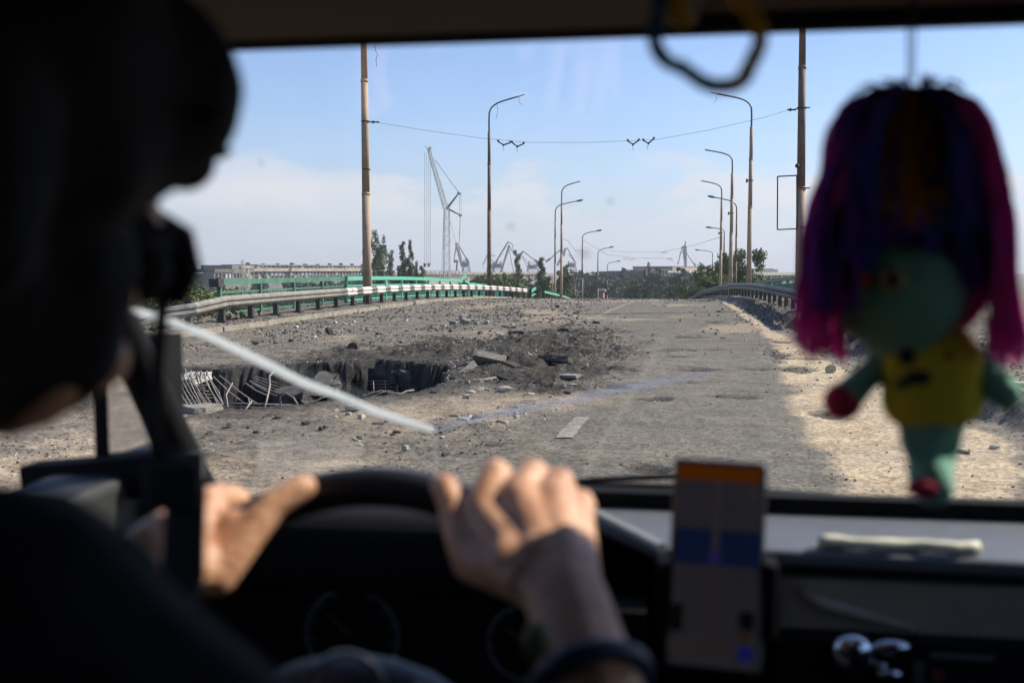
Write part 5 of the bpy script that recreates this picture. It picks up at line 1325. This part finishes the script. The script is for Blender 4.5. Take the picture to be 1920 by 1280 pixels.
    # helmet: shell, brim, ear cover, chin strap
    hm = [(H(-.02,0,.035), (.118,.118,.105), H(.006,0,.035), (.116,.116,.10)), (H(-.03,.085,.01), .045, H(-.03,.085,-.03), .040), (H(-.03,-.085,.01), .045, H(-.03,-.085,-.03), .040)]
    hm += [(H(-.01,0,.03), .10, P(318,165,.452), (.034,.04,.045)), (P(318,165,.452), .036, P(335,268,.47), .018)]
    he = flesh('helmet', hm, M['helmet'], d, .006, 3)
    m = MB(); ribbon(m, [H(.085,-.085,.022), H(.105,-.05,.018), H(.112,0,.016), H(.105,.05,.018), H(.085,.085,.022)], .022, .008, Vector((0,0,1))); bevel(m.build('brim', M['helmet'], he), .003)
    m = MB(); m.tube([P(380,285,.50), P(412,283,.505), P(430,286,.51)], [.006,.0045,.002], 8); m.build('brim_hook', M['helmet'], he)
    m = MB(); m.ball(P(345,300,.49), 1, 3, (.016,.016,.016)); m.build('front_mount', M['helmet'], he, smooth=True)
    m = MB(); m.tube([P(200,420,.46), P(282,448,.51), P(322,462,.52), P(331,500,.52), P(312,560,.52)], [.016,.017,.015,.014,.011], 10); m.ball(P(246,505,.49), .021, 2); m.build('mouthpiece', M['helmet'], he, smooth=True)
    m = MB(); m.tube([P(285,330,.50),P(283,400,.50),P(298,470,.51),P(306,560,.52),P(296,680,.53),P(291,780,.54),P(296,880,.54)], .0042, 8); m.build('cable', M['strap'], d, smooth=True)
    m = MB(); ribbon(m, [P(290,868,.545), P(336,885,.535), P(348,930,.525), P(346,1000,.515), P(344,1080,.505), P(330,1150,.49), P(300,1260,.46)], [.020,.026,.026,.0245,.0245,.024,.024], .006); bevel(m.build('shoulder_strap', M['strap'], d), .002)
    m = MB(); c = P(338,905,.525); m.box(c.x-.017, c.x+.016, c.y-.012, c.y-.004, c.z-.014, c.z+.014); bevel(m.build('strap_buckle', M['strap'], d), .004)
    # wristband on the right forearm
    fa = (wr-el).normalized(); c = el.lerp(wr, .80); u = fa.cross(Vector((0,0,1))).normalized(); v = u.cross(fa)
    m = MB(); m.tube([c+(u*math.cos(a)*.0325+v*math.sin(a)*.0315) for a in np.linspace(0,2*math.pi,37)], .0062, 10, cap=False); wb = m.build('wristband', M['band_navy'], d, smooth=True)
    m = MB(); q = P(1008,1203,.52); m.ball(q, .0085, 2, (1,.6,1.3)); m.build('band_clasp', M['clasp'], wb, smooth=True)
M['band_navy'] = mat('navy_band', (.018,.030,.062), .45); M['clasp'] = mat('olive_clasp', (.14,.14,.07), .4)
build_driver()

# ------------------------------------------------------------------ phone in its holder
def build_phone():
    Y = .78; c = P(1343,1058,Y); hw, hh = .0365, .0815
    ph = empty('phone', c, 'black smartphone upright in a dash holder showing a dim map', 'phone')
    view = (Vector((0,0,EYE))-c).normalized(); zz = view; xx = Vector((0,0,1)).cross(zz).normalized(); yy = zz.cross(xx)
    rot = Matrix((xx, yy, zz)).transposed() @ Matrix.Rotation(R(-1.5), 3, 'Z') @ Matrix.Rotation(R(3), 3, 'X')
    def part(name, mtl, x0, x1, y0, y1, z0, z1, par=None, bv=0):
        m = MB(); m.box(x0, x1, y0, y1, z0, z1); me = m.mesh(name); o = link(name, me, mtl, par or ph, loc=(0,0,0)); 
        if par is None: o.rotation_euler = rot.to_euler()
        if bv: bevel(o, bv, 4)
        return o
    part('body', M['phone'], -hw, hw, -hh, hh, -.0085, 0, bv=.004)
    o = part('edge_highlight', M['chrome'], hw-.0035, hw+.0002, hh-.020, hh-.004, -.006, -.001); bevel(o, .001)
    scr = part('screen', glow('screen_map', (.135,.13,.165), .055), -hw+.0035, hw-.0035, -hh+.004, hh-.004, .0002, .0006)
    sx = lambda px: (px-1343)*.000405; sy = lambda py: (1058-py)*.000408
    def ui(name, col, s, a, b, c_, d_, z=.0008): part(name, glow(name, col, s*.24), sx(a), sx(b), sy(d_), sy(c_), z, z+.0002, scr)
    ui('status_bar', (.65,.16,.008), .16, 1262, 1424, 870, 899)
    ui('water_band', (.03,.06,.22), .20, 1262, 1424, 992, 1060)
    ui('road_line', (.26,.21,.24), .17, 1334, 1346, 900, 1058, .0011)
    ui('road_line', (.22,.15,.16), .16, 1337, 1343, 1064, 1200, .0011)
    ui('road_line', (.20,.16,.17), .14, 1262, 1424, 1078, 1082, .0011)
    ui('road_line', (.20,.15,.16), .14, 1384, 1388, 1060, 1200, .0011); ui('road_line', (.20,.15,.16), .13, 1290, 1293, 1064, 1200, .0011)
    for px_ in (1276,1306,1318,1362,1402,1412): ui('road_line', (.21,.165,.18), .13, px_, px_+2, 1066, 1196, .0011)
    for py_ in (912,936,962,1094,1112,1131,1150,1172): ui('road_line', (.21,.17,.185), .13, 1264+(py_*7) % 40, 1424-(py_*5) % 50, py_, py_+2, .0011)
    ui('position_dot', (.10,.08,.45), .22, 1328, 1352, 1032, 1056, .0014)
    ui('map_button', (.02,.02,.02), .1, 1262, 1284, 1136, 1188, .0014); ui('map_button', (.03,.025,.03), .1, 1390, 1418, 1140, 1175, .0014); ui('map_button', (.30,.22,.25), .15, 1400, 1420, 906, 930, .0014)
    ui('map_button', (.24,.13,.01), .14, 1394, 1412, 1180, 1194, .0014)
    ui('bottom_bar', (.20,.17,.19), .16, 1258, 1385, 1200, 1232, .0014); ui('go_button', (.05,.06,.55), .22, 1388, 1418, 1203, 1232, .0014)
    hd = empty('phone_holder', P(1343,1200,.80), 'black clamp holder on the dash gripping the smartphone', 'holder')
    m = MB(); a = P(1440,1125,.785); m.box(a.x-.004, a.x+.006, .772, .80, a.z-.028, a.z+.032); bevel(m.build('clamp_jaw', M['trim'], hd), .003)
    m = MB(); a = P(1246,1125,.785); m.box(a.x-.006, a.x+.003, .772, .80, a.z-.028, a.z+.032); bevel(m.build('clamp_jaw', M['trim'], hd), .003)
    m = MB(); a = P(1343,1120,.80); m.box(a.x-.040, a.x+.040, .796, .815, a.z-.035, a.z+.035); bevel(m.build('back_plate', M['trim'], hd), .004)
    m = MB(); m.tube([P(1343,1120,.815), P(1345,1180,.90), P(1350,1230,1.05)], .012, 10); m.build('stem', M['trim'], hd, smooth=True)
build_phone()

# ------------------------------------------------------------------ things hung from the mirror, things on the dash
def build_doll():
    Y = .70
    d = empty('rag_doll', P(1720,560,Y), 'cloth doll in a yellow dress with purple and pink yarn hair, hanging', 'doll')
    Mt = dict(cloth=mat('teal_felt', (.16,.42,.30), .9, bump=.3, bscale=300, sheen=.3), red=mat('red_felt', (.45,.02,.07), .9), yellow=mat('yellow_felt', (.80,.66,.05), .9, col2=(.70,.54,.03), scale=60, bump=.3, bscale=260),
              pink=mat('pink_yarn', (.88,.12,.58), .8), purple=mat('purple_yarn', (.34,.12,.66), .8), blue=mat('blue_yarn', (.16,.20,.78), .8), gold=mat('gold_yarn', (.80,.44,.03), .8), dark=mat('dark_print', (.012,.012,.02), .8), orange=mat('orange_felt', (.50,.10,.015), .9), eye=mat('button_eye', (.30,.27,.16), .4))
    def ch(*pts): 
        q = [(P(x,y,Y+o*1.4), px_r(r,Y)) for (x,y,o,r) in pts]; return [(a,ra,b,rb) for (a,ra),(b,rb) in zip(q[:-1], q[1:])]
    for k_ in ('pink','purple','blue','gold'):
        nt = Mt[k_].node_tree; b_ = nt.nodes['Principled BSDF']; tl = nt.nodes.new('ShaderNodeBsdfTranslucent'); tl.inputs[0].default_value = b_.inputs['Base Color'].default_value
        mx = nt.nodes.new('ShaderNodeMixShader'); mx.inputs[0].default_value = .6; nt.links.new(b_.outputs[0], mx.inputs[1]); nt.links.new(tl.outputs[0], mx.inputs[2]); nt.links.new(mx.outputs[0], nt.nodes['Material Output'].inputs['Surface'])
    flesh('body', ch((1670,540,0,112),(1700,540,0,112)) + ch((1690,590,0,85),(1700,640,0,40)) + ch((1735,660,.004,50),(1745,770,.004,62))
          + ch((1668,668,0,24),(1610,720,-.002,28),(1580,752,-.004,32)) + ch((1800,650,0,24),(1845,700,-.004,32),(1885,738,-.006,30))
          + ch((1698,770,0,18),(1706,835,.0,17),(1738,882,0,24)) + ch((1800,770,.004,18),(1786,835,.004,17),(1756,882,.004,26)) + ch((1742,884,0,40),(1750,912,-.004,38)), Mt['cloth'], d, .0036, 3)
    m = MB(); m.ball(P(1580,752,Y-.006), px_r(35,Y), 2, (1,.9,1)); m.build('mitten_patch', Mt['red'], d, smooth=True)
    m = MB(); m.ball(P(1733,915,Y-.014), px_r(25,Y), 2, (1.25,.8,.75)); m.build('toe_patch', Mt['red'], d, smooth=True)
    m = MB(); m.ball(P(1890,748,Y-.003), px_r(16,Y), 2, (.7,1,1.6)); m.build('mitten_patch', Mt['orange'], d, smooth=True)
    ds = flesh('dress', ch((1706,648,.0,52),(1770,652,.0,50)) + ch((1700,680,.0,56),(1790,690,.0,56)) + ch((1708,748,-.002,52),(1778,745,-.002,58)) + ch((1690,660,0,34),(1700,756,0,44)) + ch((1795,700,.0,40),(1806,758,.0,38)), Mt['yellow'], d, .0036, 2)
    m = MB(); 
    for (x, y, r, sc) in ((1700,668,15,(1,.3,1.1)),(1722,708,17,(1.4,.3,.8)),(1692,720,12,(1.2,.3,.7))): m.ball(P(x,y,Y-.0235), px_r(r,Y), 2, sc)
    m.build('dress_print', Mt['dark'], ds, smooth=True)
    m = MB(); m.tube([P(1795,628,Y-.004),P(1800,650,Y-.012),P(1770,672,Y-.016)], px_r(12,Y), 8); m.build('dress_strap', Mt['orange'], ds, smooth=True)
    for x, r in ((1622,20),(1675,24)): m = MB(); m.ball(P(x,525,Y-.0415 if x > 1650 else Y-.037), px_r(r,Y), 2, (1,.35,1)); e = m.build('button_eye', Mt['eye'], d, smooth=True); m = MB(); m.ball(P(x,525,Y-.047 if x > 1650 else Y-.0425), px_r(r*.5,Y), 2, (1,.4,1)); m.build('pupil', Mt['red'] if x < 1650 else Mt['dark'], e, smooth=True)
    rnd = random.Random(12)
    flesh('hair_mass', ch((1660,300,.006,78),(1655,450,.006,86)) + ch((1760,290,.006,78),(1775,440,.006,84)) + ch((1710,215,.004,52),(1710,330,.006,95)), Mt['purple'], d, .005, 2)
    def hair(name, mtl, n, gen, r0=5.5):
        m = MB()
        for i in range(n):
            cp = [Vector(c) for c in gen(rnd)]; pts = []; ph = rnd.uniform(0,6); amp = rnd.uniform(2,7)
            for q in range(len(cp)-1):
                p0, p1, p2, p3 = cp[max(q-1,0)], cp[q], cp[q+1], cp[min(q+2,len(cp)-1)]
                for t in (0,.25,.5,.75):
                    c = .5*((2*p1)+(p2-p0)*t+(2*p0-5*p1+4*p2-p3)*t*t+(3*p1-p0-3*p2+p3)*t**3); k = q+t
                    c.x += math.sin(k*3.2+ph)*amp*min(1,k*.6); c.z += math.cos(k*2.7+ph)*.0035*min(1,k*.6); pts.append(c)
            pts.append(cp[-1])
            m.tube([P(c.x,c.y,Y+c.z*1.4) for c in pts], [px_r(r,Y) for r in np.linspace(r0, r0*.5, len(pts))], 4)
        m.build(name, mtl, d, smooth=True)
    def lock(side, x0, x1, yend, jit=14, top=(165,205)):
        """one strand from the dome of the head out to the side and down"""
        def g(r):
            a = r.uniform(0,1); xe = x0+(x1-x0)*a; s_ = r.uniform(-1,1)*.026; w = abs(xe-1712)
            j_ = lambda: r.uniform(-jit,jit)
            xt = 1712+side*r.uniform(5,70); yt = r.uniform(*top)
            return [(xt,yt,s_*.3),(1712+side*(w*.42+42)+j_(),yt+42+j_()*.6,s_-.010),(1712+side*(w*.62+34)+j_(),335+j_(),s_-.010),(1712+side*(w*.86+10)+j_(),455+j_(),s_-.004),(xe+j_(),yend+r.uniform(-45,30),s_)]
        return g
    hair('blue_hair', Mt['blue'], 110, lock(-1,1555,1640,500)); hair('purple_hair', Mt['purple'], 210, lock(-1,1500,1620,570)); hair('pink_hair', Mt['pink'], 95, lock(-1,1490,1590,650))
    hair('purple_hair', Mt['purple'], 170, lock(1,1800,1895,520)); hair('blue_hair', Mt['blue'], 80, lock(1,1780,1860,490)); hair('pink_hair', Mt['pink'], 85, lock(1,1860,1925,660))
    hair('pink_hair', Mt['pink'], 26, lambda r: [(1850+r.uniform(-20,20),470,0),(1840+r.uniform(-15,15),560,.006),(1800+r.uniform(-20,20),610+r.uniform(-10,10),.012)])
    def fringe(xa, xb, y1):
        return lambda r: (lambda x: [(1712+(x-1712)*.55,172+r.uniform(-10,14),-.004),(x,232+r.uniform(-12,12),-.020),(x+r.uniform(-9,9),350,-.028),(x+r.uniform(-14,14),y1+r.uniform(-45,45),-.031)])(r.uniform(xa,xb))
    hair('purple_hair', Mt['purple'], 120, fringe(1585,1690,415)); hair('gold_hair', Mt['gold'], 120, fringe(1655,1790,395)); hair('blue_hair', Mt['blue'], 90, fringe(1750,1850,430)); hair('dark_hair', Mt['dark'], 60, fringe(1735,1850,440))
    hair('stray_hair', Mt['purple'], 26, lambda r: (lambda x, t: [(1712+(x-1712)*.4,185,0),(1712+(x-1712)*.7,158-t*.35,r.uniform(-.01,.01)),(x,150-t+abs(x-1712)*.35,r.uniform(-.02,.02))])(1712+r.gauss(0,62), r.uniform(0,22)), 3)
    m = MB(); zt = HZ+.012; a = P(1704,170,Y); m.tube([a, P(1703,60,Y), (P(1703,30,Y).x+.002, Y, zt)], .0009, 6); b = P(1712,150,Y); m.tube([b, (P(1716,30,Y).x, Y, zt)], .0009, 6); m.build('hanging_thread', Mt['dark'], d)
def build_small():
    Y = .53
    l = empty('cord_loop', P(1325,60,Y), 'blue and yellow braided cord loop dangling below the roof edge', 'cord loop')
    blue = mat('blue_cord', (.012,.13,.30), .85, bump=.4, bscale=400); yel = mat('yellow_cord', (.85,.48,.03), .85, bump=.4, bscale=400)
    def braid(name, mtl, pts, r):
        m = MB(); q = [P(x,y,Y) for x, y in pts]; fine = []
        for i in range(len(q)-1):
            for k in range(6): fine.append(q[i].lerp(q[i+1], k/6))
        fine.append(q[-1])
        for ph in (0, math.pi):
            m.tube([p+Vector((math.cos(i*.9+ph), .4*math.sin(i*.9+ph), math.sin(i*.9+ph)))*px_r(r*.42,Y) for i, p in enumerate(fine)], px_r(r*.62,Y), 7)
        m.build(name, mtl, l, smooth=True)
    braid('blue_strand', blue, [(1245,-150),(1238,0),(1230,50),(1229,80),(1236,100),(1252,116),(1276,124),(1300,140),(1318,154),(1340,161),(1356,161)], 15)
    braid('yellow_strand', yel, [(1356,161),(1380,157),(1396,145),(1402,128),(1414,106),(1424,80),(1422,50),(1404,22),(1384,0),(1366,-150)], 16)
    braid('yellow_strand', yel, [(1262,-150),(1270,-10),(1268,12),(1276,32),(1282,40)], 16)
    z = WZ-.012
    pr = empty('paper_roll', P(1685,1022,1.07), 'long cream paper roll lying along the edge of the grey dashboard', 'paper')
    m = MB(); y0 = P(1600,1022,1.075); xs = np.linspace(P(1535,1022,1.075).x, P(1838,1030,1.075).x, 16); rnd = random.Random(1)
    m.tube([(x, 1.078+.003*math.sin(i*.9), z+.0078+rnd.uniform(-.0008,.0008)) for i, x in enumerate(xs)], [.0068+rnd.uniform(-.0006,.0006) for _ in xs], 10); m.build('roll', M['cream'], pr, smooth=True)
    m = MB(); m.box(xs[0], xs[-1], 1.084, 1.102, z+.0006, z+.0018); m.build('flap', M['cream'], pr)
    pp = empty('paper_sheet', (-.48,1.22,WZ-.086), 'pale paper sheet on the dashboard behind the wheel, mirrored in the windshield', 'paper'); m = MB(); m.box(-.56,-.405,1.192,1.247,WZ-.0865,WZ-.0855); m.build('sheet', M['paper'], pp)
build_doll(); build_small()
